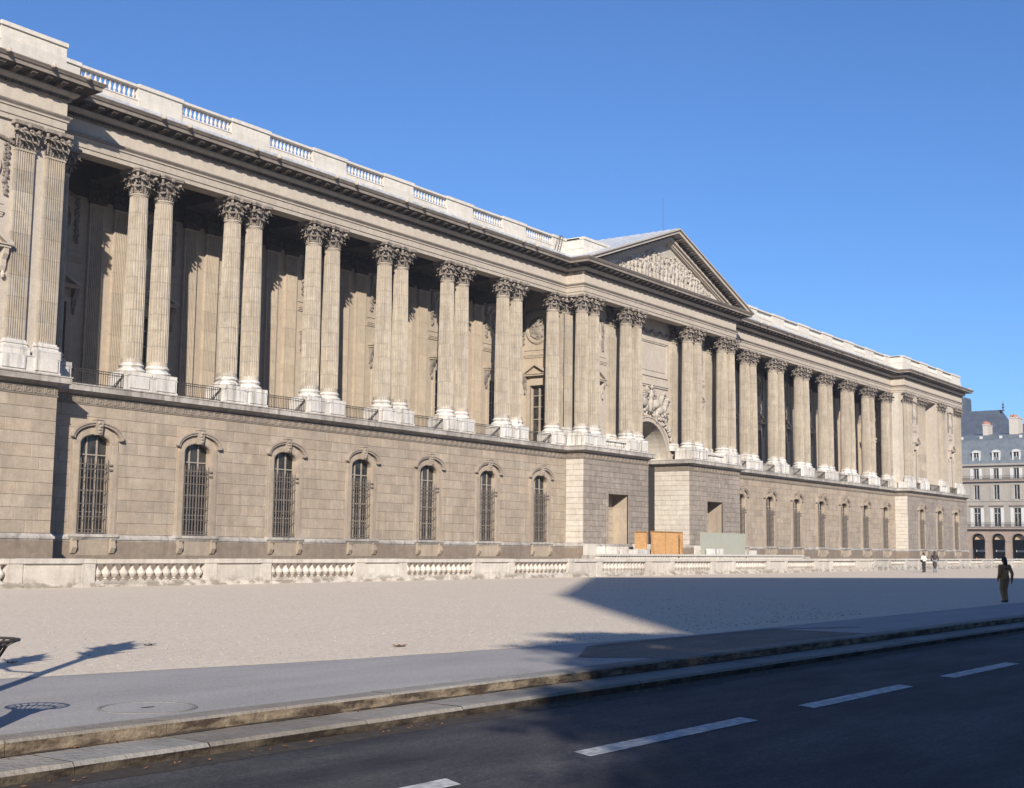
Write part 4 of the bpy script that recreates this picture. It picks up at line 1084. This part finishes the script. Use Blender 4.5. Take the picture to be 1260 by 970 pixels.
# gravel square: irregular front edge
random.seed(21)
mb = MB(); xs = [-60+i*.35 for i in range(int(220/.35))]
def gy(x):
    pts = [(-60, -39.5), (-25, -41.0), (-16.45, -42.18), (-11.74, -43.3), (-3.75, -44.45), (8, -44.5), (20, -44.6), (170, -45.5)]
    for (a, b_), (c, d) in zip(pts, pts[1:]):
        if a <= x <= c: return b_+(d-b_)*(x-a)/(c-a)
    return -44
rows = [[], [], [], []]
for x in xs:
    e = gy(x)+.06*noise.noise(Vector((x*1.3, 0, 0)))+.03*noise.noise(Vector((x*6, 3, 0)))
    rows[0].append((x, e, .003)); rows[1].append((x, e+.25, .008)); rows[2].append((x, -32, .008)); rows[3].append((x, -15.0, .008))
mb.grid(rows); struct(mb.build('gravel_square', M['gravel']))
mb = MB(); xs = [-200+i*4 for i in range(120)]
mb.grid([[(x, ky(x)+.30, 0) for x in xs], [(x, -38, 0) for x in xs]]); struct(mb.build('pavement', M['pave']))
M['ground'] = plain('far_ground_mat', (.30, .27, .23), .95, 0, .15, .3)
mb = MB()
for (x0, x1, y0, y1) in ((-3000, -60, -38.01, 3000), (160, 3000, -38.01, 3000), (-60, 160, 24.02, 3000), (-60, 160, -38.01, -14.9)):
    mb.add([(x0, y0, -.004), (x1, y0, -.004), (x1, y1, -.004), (x0, y1, -.004)], [(0, 1, 2, 3)])
mb.add([(-3000, -3000, -.1), (3000, -3000, -.1), (3000, -64, -.1), (-3000, -64, -.1)], [(0, 1, 2, 3)])
struct(mb.build('ground', M['ground']))
mb = MB(); mb.add([(-60, -14.9, -4), (160, -14.9, -4), (160, 24, -4), (-60, 24, -4)], [(0, 1, 2, 3)]); struct(mb.build('moat_floor', M['earth']))
mb = MB(); mb.box(-60, 160, -15.05, -14.85, -4.1, -.02); mb.box(159.9, 160.2, -14.84, 24, -4.1, -.02); struct(mb.build('moat_wall', M['ledge']))
# road, with gentle crown
mb = MB(); xs = [-200+i*4 for i in range(120)]
mb.grid([[(x, ky(x)+dy, z) for x in xs] for dy, z in ((-.70, -.262), (-1.6, -.262), (-5, -.20), (-9, -.17), (-13, -.22), (-16.6, -.28))])
road = struct(mb.build('road', M['road']))
mb = MB(); mb.grid([[(x, ky(x)-16.6, -.05) for x in xs], [(x, ky(x)-22, -.05) for x in xs]]); mb.grid([[(x, ky(x)-16.59, -.3) for x in xs], [(x, ky(x)-16.59, -.05) for x in xs]]); struct(mb.build('far_pavement', M['pave']))
def rz_(x, y):
    d = ky(x)-y; return -.262+(.062*(d-1.6)/3.4 if d < 5 else .062+.03*(d-5)/4)
k = 0
for x0 in (-25.9, -20.7, -15.5, -10.65, -5.6, -.6, 4.4, 9.4, 14.4, 19.4, 24.4, 29.4):
    x1 = x0+3.35; f = lambda x: -49.88-.027*(x+15.5)
    mb = MB(); rows = [[], []]
    for i in range(12):
        x = x0+(x1-x0)*i/11; w = .14+.02*noise.noise(Vector((x*5, 0, 0)))
        rows[0].append((x-.08, f(x)-w, rz_(x, f(x)-w)+.006)); rows[1].append((x+.08, f(x)+w, rz_(x, f(x)+w)+.006))
    mb.grid(rows); mb.build('lane_dash', M['paint'], road)
# kerb: upper stones and lower step stones
kerb = link('kerb', None, None, (0, 0, 0), kind='structure')
random.seed(5)
def kstone(x0, x1, d0, d1, z0, z1, name, ch=.025):
    L = x1-x0; j = .006
    y0a, y0b = ky(x0), ky(x1)
    dz = random.uniform(-.0025, .0025); dy = random.uniform(-.005, .005)
    P = lambda u, d, z: (x0+j+(L-2*j)*u, (y0a+(y0b-y0a)*u)+d+dy, z+dz)
    n = 4; rows = []
    for i in range(n+1):
        u = i/n; w = .008*noise.noise(Vector((x0+u*3, d0, z1)))
        rows.append([P(u, d1, z0), P(u, d1+w, z1-ch), P(u, d1+ch+w, z1+w*.4), P(u, d0, z1), P(u, d0, z0)])
    mb = MB(); mb.grid([list(r) for r in zip(*rows)]); mb.add(rows[0], [(0, 1, 2, 3, 4)]); mb.add(rows[-1], [(4, 3, 2, 1, 0)])
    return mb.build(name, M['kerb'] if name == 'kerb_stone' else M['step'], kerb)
x = -24.0
while x < 62:
    L = random.uniform(1.2, 1.9) if x < 30 else 4; kstone(x, x+L, .31, 0, -.35, .004, 'kerb_stone'); x += L
x = -24.5
while x < 62:
    L = random.uniform(1.3, 2.1) if x < 30 else 4; kstone(x, x+L, .0, -.62, -.45, -.135, 'step_stone', .035); x += L
mb = MB(); xs = [-24+i*.25 for i in range(340)]
mb.grid([[(x, ky(x)-.60, -.24) for x in xs], [(x, ky(x)-.75+.05*noise.noise(Vector((x*2, 1, 0))), -.247) for x in xs], [(x, ky(x)-.92+.08*noise.noise(Vector((x*1.5, 5, 0)))+.03*noise.noise(Vector((x*7, 5, 0))), -.259) for x in xs]])
struct(mb.build('gutter', M['dirt']))
mb = MB(); mb.grid([[(x, ky(x)-.005-.06*abs(noise.noise(Vector((x*1.7, 9, 0)))), -.128) for x in xs], [(x, ky(x)+.02, -.10) for x in xs]]); mb.build('kerb_dirt', M['dirt'])['kind'] = 'structure'
# litter in the gutter
def leaf_bit(mb, x, y, z, s):
    a = random.uniform(0, 6.28); c, sn = math.cos(a)*s, math.sin(a)*s
    mb.add([(x+c, y+sn, z+random.uniform(0, .02)), (x-sn*.5, y+c*.5, z+.012), (x-c, y-sn, z+random.uniform(0, .02)), (x+sn*.5, y-c*.5, z+.004)], [(0, 1, 2, 3)])
mb = MB()
for k in range(420):
    x = random.uniform(-21, 15); y = ky(x)-random.choice((.0, .0, .70, .74, .78))-random.uniform(0, .1); leaf_bit(mb, x, y, -.128 if y > ky(x)-.5 else -.245, random.uniform(.012, .035))
mb.build('leaf_litter', M['leaf'], kind='stuff')
# pebbles on the gravel
mb = MB()
for k in range(3500):
    y = -43.8+24*random.random()**1.7; x = random.uniform(-19, 8+(y+44)*1.3)
    if y < gy(x)+.1: continue
    s = random.uniform(.008, .028); a = random.uniform(0, 3)
    mb.add([(x+s*math.cos(a), y+s*math.sin(a), .006), (x-s*math.sin(a), y+s*math.cos(a), .006), (x-s*math.cos(a), y-s*math.sin(a), .006), (x+s*math.sin(a), y-s*math.cos(a), .006), (x, y, .008+s*.9)], [(0, 1, 4), (1, 2, 4), (2, 3, 4), (3, 0, 4)])
mb.build('pebbles', plain('pebble_mat', (.30, .25, .19), .9, 0, .3, 9), kind='stuff')
# leaves lying apart
for i, (x, y, s, lab) in enumerate(((-9.25, -42.35, .16, 'reddish dry leaf lying near the edge of the gravel, centre'), (-11.9, -39.3, .15, 'pale curled leaf on the gravel left of centre'), (-15.25, -40.6, .10, 'brown leaf on the gravel at the left edge of the view'))):
    mb = MB()
    for k in range(7):
        a = k/7*2*PI; b_ = a+.45; mb.add([(0, 0, .01), (s*math.cos(a), s*.8*math.sin(a), .04), (s*.6*math.cos(b_), s*.5*math.sin(b_), .015)], [(0, 1, 2)]); mb.add([(0, 0, .01), (s*.6*math.cos(b_), s*.5*math.sin(b_), .015), (s*math.cos(a+.9), s*.8*math.sin(a+.9), .035)], [(0, 1, 2)])
    o = mb.build('dry_leaf', M['leaf'] if i != 1 else M['kerb']); o.location = (x, y, .01); o['label'] = lab; o['category'] = 'leaf'; o['group'] = 'dry leaves lying on the gravel'
# manhole ring
t = thing('manhole_cover', 'round cover set flush in the pavement at lower left', 'manhole cover', (-17.1, -45.72, 0))
mb = MB(); mb.lathe([(0.0, .001), (.44, .001), (.44, .006), (0, .006)], seg=40, cap=False); mb.build('lid', M['pave'], t)
mb = MB(); mb.lathe([(.46, .001), (.46, .009), (.49, .009), (.49, .001)], seg=40, cap=False); mb.build('rim', M['rim'], t)
mb = MB(); mb.box(-.07, .07, -.02, .02, .006, .012); mb.build('keyhole', M['iron'], t)
# old dark patch of paving with pale border
sheet('paving_patch', [(-6.9, -44.5), (.1, -44.75), (.2, -46.75), (-8.2, -46.5), (-8.9, -45.6)], .004, M['patch'])
mb = MB(); mb.grid([[(-6.6, -44.42, .009), (-3, -44.55, .009), (.1, -44.66, .009), (2.2, -45.8, .009)], [(-6.6, -44.56, .009), (-3, -44.68, .009), (.1, -44.78, .009), (2.2, -45.92, .009)]]); struct(mb.build('paving_border', M['kerb']))

# ---------------------------------------------------------------- street furniture at the left edge
def ring_pts(c, r, z, n=24): return [(c[0]+r*math.cos(2*PI*k/n), c[1]+r*math.sin(2*PI*k/n), z) for k in range(n+1)]
t = thing('litter_bin', 'dark iron litter bin with flared ribbed rim, cut by the left edge', 'litter bin', (-19.14, -45.98, 0))
mb = MB(); mb.lathe([(.13, 0), (.14, .04), (.115, .08), (.115, .52), (.13, .56), (.13, .66)], seg=16); mb.build('body', M['iron'], t, True)
mb = MB()
for k in range(20):
    a = 2*PI*k/20; c, s_ = math.cos(a), math.sin(a)
    mb.path([(c*.12, s_*.12, .56), (c*.14, s_*.14, .64), (c*.20, s_*.20, .74), (c*.30, s_*.30, .79)], .009, 4)
mb.build('rib', M['iron'], t)
for r, z in ((.30, .79), (.20, .74)):
    mb = MB(); mb.path(ring_pts((0, 0), r, z), .013, 5); mb.build('rim', M['iron'], t)
LPX, LPY = -19.3, -45.0
t = thing('street_lamp', 'cast-iron street lamp with crowned lantern, standing just left of the view', 'street lamp', (LPX, LPY, 0))
mb = MB(); mb.lathe([(.22, 0), (.22, .12), (.15, .2), (.11, .6), (.085, .7), (.085, 1.0), (.07, 2.9), (.11, 2.95), (.07, 3.0)], seg=14); mb.build('post', M['iron'], t, True)
def lantern(c, s):
    mb = MB(); mb.lathe([(.06*s, 0), (.10*s, .05*s), (.19*s, .55*s), (.26*s, .58*s), (.24*s, .62*s), (.10*s, .85*s), (.05*s, .95*s), (.0, 1.15*s)], c[:2], seg=6)
    for r_, z_, n_ in ((.30, .30, 8), (.36, .56, 8), (.22, .80, 6)):
        for k in range(n_):
            a = 2*PI*k/n_; mb.path([(c[0]+.12*s*math.cos(a), c[1]+.12*s*math.sin(a), z_*s-.06*s), (c[0]+r_*s*math.cos(a), c[1]+r_*s*math.sin(a), z_*s+.10*s)], [.05*s, .006], 5)
    mb.v = [(x, y, z+c[2]) for x, y, z in mb.v]; return mb
lantern((0, 0, 2.9), 1.35).build('lantern', M['iron'], t)
mb = MB(); mb.path([(0, 0, 2.0), (-.3, .35, 2.1), (-.5, .55, 2.35)], .03, 6); mb.build('arm', M['iron'], t)
lantern((-.5, .55, 2.2), 1.0).build('lantern', M['iron'], t)

# ---------------------------------------------------------------- people
def person(name, label, loc, rz, caps, parts, h=1.0):
    t = thing(name, label, 'person', loc, rz)
    for pname, mat, caps_, vox in parts:
        mb = MB()
        for c in caps_:
            if len(c) == 4: p, q, ra, rb = c; mb.ell(p, (ra, ra, ra), 10, 7); mb.ell(q, (rb, rb, rb), 10, 7); mb.tube(p, q, ra, rb, 10)
            else: mb.ell(c[0], c[1], 12, 8)
        mb.v = [(x*h, y*h, z*h) for x, y, z in mb.v]
        o = mb.build(pname, mat, t, True)
        md = o.modifiers.new('remesh', 'REMESH'); md.mode = 'VOXEL'; md.voxel_size = vox; md.use_smooth_shade = True
        sm = o.modifiers.new('smooth', 'SMOOTH'); sm.factor = .5; sm.iterations = 3
    return t
def hand(p, d, s=1.0):
    out = [(p, tuple(p[i]+d[i]*.08 for i in range(3)), .034*s, .036*s)]
    for k in (-1.5, -.5, .5, 1.5):
        a = (p[0]+d[0]*.08, p[1]+d[1]*.08+k*.018, p[2]+d[2]*.08); L = .075-.008*abs(k)
        b_ = (a[0]+d[0]*L+.01, a[1]+d[1]*L+.01, a[2]+d[2]*L); out.append((a, b_, .011, .009))
    out.append(((p[0], p[1]+.03, p[2]-.02), (p[0]+.01, p[1]+.065, p[2]-.075), .013, .010)); return out
# walker: facing +y local (away), mid stride
def walker(legA, legB, armL, armR, top, bot, jacket, trous, hairlen=.28, coat=0.0, bag=False, hair='hair'):
    hip = .92; sh = 1.38
    body = [((0, 0, 1.02), (0, 0, 1.34), .09, .09), ((0, .01, 1.45), (0, .02, 1.52), .055, .055), ((0, .03, 1.60), (.085, .10, .115)), ((0, .125, 1.585), (.018, .03, .025)),
            ((-.085, .03, 1.60), (.015, .025, .03)), ((.085, .03, 1.60), (.015, .025, .03))]
    for sg, (k, a) in ((-1, legA), (1, legB)):
        body += [((sg*.09, 0, hip), k, .085, .06), (k, a, .06, .045)]
    for sg, (e, w) in ((-1, armL), (1, armR)):
        body += [((sg*.19, 0, sh), e, .05, .04), (e, w, .04, .03)]; d = Vector(w)-Vector(e); d.normalize(); body += hand(w, tuple(d))
    jk = [((-.14, 0, 1.36), (.14, 0, 1.36), .085, .085), ((0, 0, 1.34), (.19, .13, .13)), ((0, 0, 1.15), (.165, .13, .22)), ((0, 0, 1.0-coat*.3), (.18, .135, .12+coat*.35))]
    for sg, (e, w) in ((-1, armL), (1, armR)): jk += [((sg*.19, 0, sh), e, .075, .062), (e, tuple(Vector(e).lerp(Vector(w), .93)), .062, .05)]
    tr = [((0, -.01, .95), (.16, .13, .13))]
    for sg, (k, a) in ((-1, legA), (1, legB)): tr += [((sg*.09, 0, hip), k, .105, .078), (k, tuple(Vector(k).lerp(Vector(a), .93)), .078, .065)]
    shs = []
    for k, a in (legA, legB): shs += [((a[0], a[1]-.03, a[2]-.02), (a[0], a[1]+.14, a[2]-.035), .045, .038)]
    hr = [((0, .0, 1.63), (.10, .105, .115)), ((0, -.07, 1.5), (.085, .05, hairlen*.7)), ((0, -.09, 1.42-hairlen*.3), (.06, .035, hairlen*.5))]
    parts = [('body', M['skin'], body, .012), ('jacket', jacket, jk, .014), ('trousers', trous, tr, .014), ('shoes', M['black'], shs, .010), ('hair', M[hair], hr, .012)]
    if bag: parts.append(('bag', M['black'], [((-.30, -.05, .98), (.07, .15, .14)), ((-.26, 0, 1.1), (-.12, .0, 1.42), .012, .012)], .012))
    return parts
person('person', 'dark-haired person seen from behind in brown jacket and trousers, walking at right', (19.63, -44.3, 0.005), -YAW+.25, None,
       walker(((-.09, .10, .52), (-.07, -.02, .09)), ((.09, .12, .50), (.07, .04, .09)), ((-.27, -.06, 1.10), (-.22, .10, .90)), ((.29, -.05, 1.10), (.31, .02, .84)), 0, 0, M['brown'], M['trouser'], .3), .885)
person('person', 'person in cream top and black trousers with dark bag, left of the standing couple', (81.9, -21.2, 0.01), -YAW+.5, None,
       walker(((-.09, .03, .5), (-.08, .0, .09)), ((.09, .0, .5), (.10, -.02, .09)), ((-.27, 0, 1.12), (-.2, .2, 1.05)), ((.27, -.02, 1.1), (.24, .12, .92)), 0, 0, M['cream'], M['black'], .06, bag=True), .95)
person('person', 'person in long dark brown coat and grey trousers, right of the standing couple', (82.55, -21.9, 0.01), -YAW-.5, None,
       walker(((-.09, .0, .5), (-.09, .02, .09)), ((.09, .03, .5), (.09, .0, .09)), ((-.28, 0, 1.1), (-.24, .14, .95)), ((.27, 0, 1.12), (.22, .16, 1.0)), 0, 0, M['dbrown'], M['grey'], .22, coat=.9), 1.02)

# ---------------------------------------------------------------- Rivoli street: arcaded building with mansard
BX = 215; y_top = 17.7; NB = 14; SP = 3.5; Y0 = 12.45
bld = thing('arcade_building', 'grey stone building with arcade, white shutters and blue slate mansard, right of the palace', 'building', (BX, 0, 0))
ys = [Y0+SP-SP*i for i in range(NB)]
ytop = ys[0]+SP/2; ybot = ys[-1]-SP/2
def bprism(mb, poly, x0, x1): mb.prism(poly, 'x', x0, x1)
mb = MB(); ah, asz, atz = 1.22, 4.0, 5.2
for yc in ys:
    pts = arc_pts(yc, ah, asz, atz, 10)
    for a, b_ in zip(pts, pts[1:]): mb.prism([a, b_, (b_[0], 5.9), (a[0], 5.9)], 'x', 0, .8)
    mb.box(0, .8, yc-SP/2, yc-ah, 0, 5.9); mb.box(0, .8, yc+ah, yc+SP/2, 0, 5.9)
mb.build('arcade', M['rdark'], bld)
mb = MB()
for yc in ys:
    mb.box(-.1, -.002, yc+SP/2-.42, yc+SP/2+.42, 3.7, 3.9); f = arc_pts(yc, ah+.22, asz, atz+.22, 10); g_ = arc_pts(yc, ah, asz, atz, 10)
    for k in range(10): mb.prism([g_[k], g_[k+1], f[k+1], f[k]], 'x', -.06, -.002)
mb.build('arch_moulding', M['rdark'], bld)
mb = MB(); mb.box(3.5, 3.8, ybot, ytop, 0, 5.9); mb.box(.8, 3.5, ybot, ytop, 5.6, 5.9); mb.build('arcade_back_wall', M['dark'], bld)
floors = [(6.35, 9.75, .62, 'l'), (11.2, 13.85, .5, 'm'), (14.9, 16.85, .48, 's')]
mb = MB()
z = 5.9
for (z0, z1, hw, _) in floors:
    for yc in ys:
        mb.box(0, .5, yc-SP/2, yc-hw, z0, z1); mb.box(0, .5, yc+hw, yc+SP/2, z0, z1)
lv = [5.9, 6.35, 9.75, 11.2, 13.85, 14.9, 16.85, 17.6]
for a, b_ in ((5.9, 6.35), (9.75, 11.2), (13.85, 14.9), (16.85, 17.6)): mb.box(0, .5, ybot, ytop, a, b_)
mb.build('wall', M['rstone'], bld)
for z0, z1, pr in ((5.95, 6.2, .75), (10.9, 11.05, .12), (14.45, 14.75, .55), (17.35, 17.7, .5)):
    mb = MB(); mb.box(-pr, -.002, ybot, ytop, z0, z1); mb.build('cornice', M['rdark'] if z0 < 15 and z0 != 10.9 else M['rstone'], bld)
for (z0, hgt) in ((6.2, .95), (14.75, .75)):
    mb = MB(); mb.box(-.66, -.62, ybot, ytop, z0+hgt-.04, z0+hgt); mb.box(-.66, -.62, ybot, ytop, z0+.08, z0+.11)
    n = int((ytop-ybot)/.16)
    for k in range(n): y = ybot+.16*k; mb.box(-.65, -.63, y, y+.03, z0, z0+hgt)
    mb.build('balcony_railing', M['iron'], bld)
for (z0, z1, hw, kd) in floors:
    for yc in ys:
        w = link('window', None, bld, (0, yc, z0)); H = z1-z0
        mb = MB()
        for yy in (-hw+.04, 0, hw-.04): mb.box(.2, .26, yy-.04, yy+.04, 0, H)
        for zz in ([.04, H*.72, H-.04] if kd == 'l' else [.04, H-.04]): mb.box(.2, .265, -hw, hw, zz-.04, zz+.04)
        mb.build('casement', M['shut'], w)
        mb = MB(); mb.box(.27, .3, -hw, hw, 0, H); mb.build('pane', M['glass'], w)
        for sg in (-1, 1):
            mb = MB(); a, b_ = sorted((sg*(hw+.02), sg*(hw+.58))); mb.box(-.06, -.004, a, b_, 0.02, H-.02)
            if sg == -1 or kd != 'x': mb.build('shutter', M['shut'] if kd != 'm' else M['rstone'], w)
        if kd == 'l': mb = MB(); mb.box(-.28, .0, -hw-.65, hw+.65, H+.35, H+.5); mb.build('window_cornice', M['rdark'], w)
# shops inside the arcade
for i, yc in enumerate(ys):
    mb = MB(); mb.box(2.6, 2.8, yc-1.1, yc+1.1, 1.9, 2.25); mb.build('shop_sign', M['sign'], bld)
    mb = MB(); mb.box(2.6, 2.8, yc-1.2, yc+1.2, .3, .8); mb.build('shop_counter', M['red'] if i % 3 == 1 else M['sign'], bld)
    mb = MB(); mb.prism([(yc-.9, 4.1), (yc+.9, 4.1), (yc+.5, 4.8), (yc-.5, 4.8)], 'x', 1.0, 1.2); mb.build('fanlight', M['awn'], bld)
# mansard
mb = MB(); mb.grid([[(0.1, ytop, 17.7), (0.1, ybot, 17.7)], [(1.1, ytop, 20.2), (1.1, ybot, 20.2)], [(2.6, ytop, 22.2), (2.6, ybot, 22.2)], [(5.5, ytop, 23.4), (5.5, ybot, 23.4)], [(9, ytop, 23.9), (9, ybot, 23.9)], [(16, ytop, 17), (16, ybot, 17)]])
mb.add([(0.1, ytop, 17.7), (1.1, ytop, 20.2), (2.6, ytop, 22.2), (5.5, ytop, 23.4), (9, ytop, 23.9), (16, ytop, 17)], [(0, 1, 2, 3, 4, 5)])
rf = mb.build('roof', M['slate'], bld)
for yc in ys:
    d = link('dormer', None, bld, (0, yc, 17.75))
    mb = MB(); mb.box(.35, 2.4, -.72, -.45, 0, 2.0); mb.box(.35, 2.4, .45, .72, 0, 2.0); mb.box(.35, 2.4, -.45, .45, 0, .2); mb.prism([(-.8, 2.0), (.8, 2.0), (.5, 2.38), (0, 2.5), (-.5, 2.38)], 'x', .25, 3.0); mb.build('frame', M['shut'], d)
    mb = MB(); mb.box(.6, .63, -.45, .45, .2, 2.0); mb.build('pane', M['glass'], d)
    mb = MB(); mb.box(.55, .6, -.05, .05, .2, 2.0); mb.build('mullion', M['shut'], d)
    if yc > -10:
        mb = MB(); mb.box(3.4, 3.7, yc-.35, yc+.15, 22.5, 23.0); mb.build('skylight', M['shut'], bld)
for yc, w_, z1 in ((12.1, .55, 25.2), (7.0, 1.0, 26.3), (-3, 1.2, 26.4), (-14, 1.2, 26.4), (-25, 1.3, 26.6)):
    c = link('chimney', None, bld, (7, yc, 0))
    mb = MB(); mb.box(-1.6, 1.6, -w_*.8, w_*.8, 21.5, z1); mb.box(-1.7, 1.7, -w_*.9, w_*.9, z1, z1+.2); mb.build('stack', M['chim'], c)
    mb = MB()
    for k in range(5):
        mb.lathe([(.2, z1+.2), (.16, z1+.75)], (-1.2+k*.6, 0), 8)
        mb.lathe([(.2, z1+.2), (.16, z1+.7)], (-1.2+k*.6, w_*.5), 8)
    mb.build('chimney_pot', M['brick'], c)
mb = MB(); mb.box(.5, 14, ybot, ytop, 0.0, 17.6); mb.v = [(x if x > 1 else 3.85, y, z) for x, y, z in mb.v]; mb.build('body', M['rstone'], bld)
# roofs and finial farther back
t = thing('church', 'dark steep church roof with slender finial rising behind the mansard', 'church', (246, 0, 0))
mb = MB(); mb.box(0, 16, 12, 34, 0, 24); mb.build('wall', M['rstone'], t)
mb = MB(); mb.add([(0, 34, 24), (0, 14.8, 24), (16, 14.8, 24), (16, 34, 24), (5, 30, 31.2), (5, 17.2, 31.2)], [(0, 1, 5, 4), (1, 2, 5), (2, 3, 4, 5), (3, 0, 4)]); mb.add([(3, 14.9, 23), (3, 9.5, 23), (14, 9.5, 23), (14, 14.9, 23), (8, 14.9, 28.6), (8, 11.5, 28.0)], [(0, 1, 5, 4), (1, 2, 5), (2, 3, 4, 5)]); mb.build('roof', M['slatedk'], t)
mb = MB(); mb.lathe([(.3, 30.8), (.12, 31.4), (.3, 31.6), (.08, 31.9), (.25, 32.2), (.06, 32.4), (.02, 33.1)], (4, 16.6), 8); mb.build('finial', M['slatedk'], t)
t = thing('tower', 'narrow dark roofed tower showing just past the end of the palace cornice', 'tower', (262, 26.5, 0))
mb = MB(); mb.box(-2, 2, .9, 4.0, 0, 29); mb.build('shaft', M['chim'], t)
mb = MB(); mb.box(-2.2, 2.2, .6, 4.2, 29, 34.9); mb.taper((0, 2.4), (2.2, 1.8), (2.0, 1.7), 34.9, 35.3); mb.build('roof', M['slatedk'], t)

# ---------------------------------------------------------------- what stands across the street (casts the long shade)
A, B, C_, E_, G_ = (-35.1, -78.3), (37, -121), (-74.7, -105.2), (-60.4, -92.9), (-69.5, -100.5)
t = thing('town_hall', 'tall stone building across the street behind the viewer', 'building', (0, 0, 0))
D = (-30, -150)
mb = MB(); poly = [A, E_, G_, C_, D, B]; mb.prism(poly, 'z', -.1, 40); mb.build('wall', M['rstone'], t)
mb = MB(); mb.prism([tuple(Vector(p)*1.0) for p in poly], 'z', 40.01, 40.6); mb.build('roof', M['slate'], t)
def tree(name, label, loc, h, r, n, seed, trunk=.3, lo=.5, sz=.12):
    rng = random.Random(seed); t = thing(name, label, 'tree', loc, group='plane trees across the road')
    mb = MB(); mb.path([(0, 0, 0), (.05, .1, h*.25), (0, 0, h*.5), (.1, 0, h*.8)], [trunk, trunk*.8, trunk*.6, trunk*.2], 8)
    cl = []
    for k in range(26):
        a = rng.uniform(0, 2*PI); rr = r*rng.uniform(.3, 1)**.6; z = h*rng.uniform(lo, 1.0); f = math.sqrt(max(.15, 1-((z/h-(1+lo)/2)/((1-lo)*.6))**2))
        p = (rr*f*math.cos(a), rr*f*math.sin(a), z); cl.append(p); mb.path([(0, 0, h*.45), (p[0]*.5, p[1]*.5, (z+h*.5)/2), p], [trunk*.3, trunk*.18, .02], 5)
    mb.build('trunk', M['bark'], t)
    mb = MB()
    for k in range(n):
        c = rng.choice(cl); p = [c[i]+rng.gauss(0, r*.16*(1 if i < 2 else (1-lo)*1.6)) for i in range(3)]; s = rng.uniform(sz*.6, sz*1.3)
        u = Vector((rng.gauss(0, 1), rng.gauss(0, 1), rng.gauss(0, 1))).normalized(); v = u.orthogonal().normalized(); p = Vector(p)
        mb.add([p+u*s, p+v*s*.6, p-u*s, p-v*s*.6], [(0, 1, 2, 3)])
    mb.build('crown', M['leafg'], t)
    return t
def shade_tree(label, sx, sy, hc, r, n, seed, lo=.78, sz=.15, trunk=.35):
    k = hc/SUN.z; return tree('plane_tree', label, (sx+SUN.x*k, sy+SUN.y*k, -.05), hc/((1+lo)/2), r, n, seed, trunk, lo=lo, sz=sz)
shade_tree('plane tree across the road behind the viewer, smallest crown of the row', -6.9, -46.3, 13.2, 2.5, 9000, 1, .84)
shade_tree('tall plane tree across the road behind the viewer, tallest of the row', 15.0, -33.6, 19.5, 2.3, 9000, 2, .91, .2, .45)
shade_tree('plane tree across the road behind the viewer, next to the smallest one', -7.0, -49.8, 12, 3.0, 14000, 4)
shade_tree('low broad plane tree at the near end of the row behind the viewer', -12.6, -51.8, 11, 3.0, 11000, 5)
shade_tree('thin-crowned plane tree nearest the viewer in the row across the road', -15.6, -54.0, 12, 3.6, 8000, 8, .7)
shade_tree('low broad plane tree set back at the near end of the row behind the viewer', -12.0, -56.5, 13, 4.0, 17000, 6)

# ---------------------------------------------------------------- thin morning haze
hm = bpy.data.materials.new('haze_mat'); hm.use_nodes = True; nt = hm.node_tree; nt.nodes.clear()
out = nt.nodes.new('ShaderNodeOutputMaterial'); pv = nt.nodes.new('ShaderNodeVolumePrincipled')
pv.inputs['Color'].default_value = (.86, .90, 1, 1); pv.inputs['Density'].default_value = 0.0004; pv.inputs['Anisotropy'].default_value = .2
nt.links.new(pv.outputs[0], out.inputs['Volume'])
hz = MB().box(-110, 300, -175, 90, -6, 46).build('haze', hm); hz['kind'] = 'stuff'
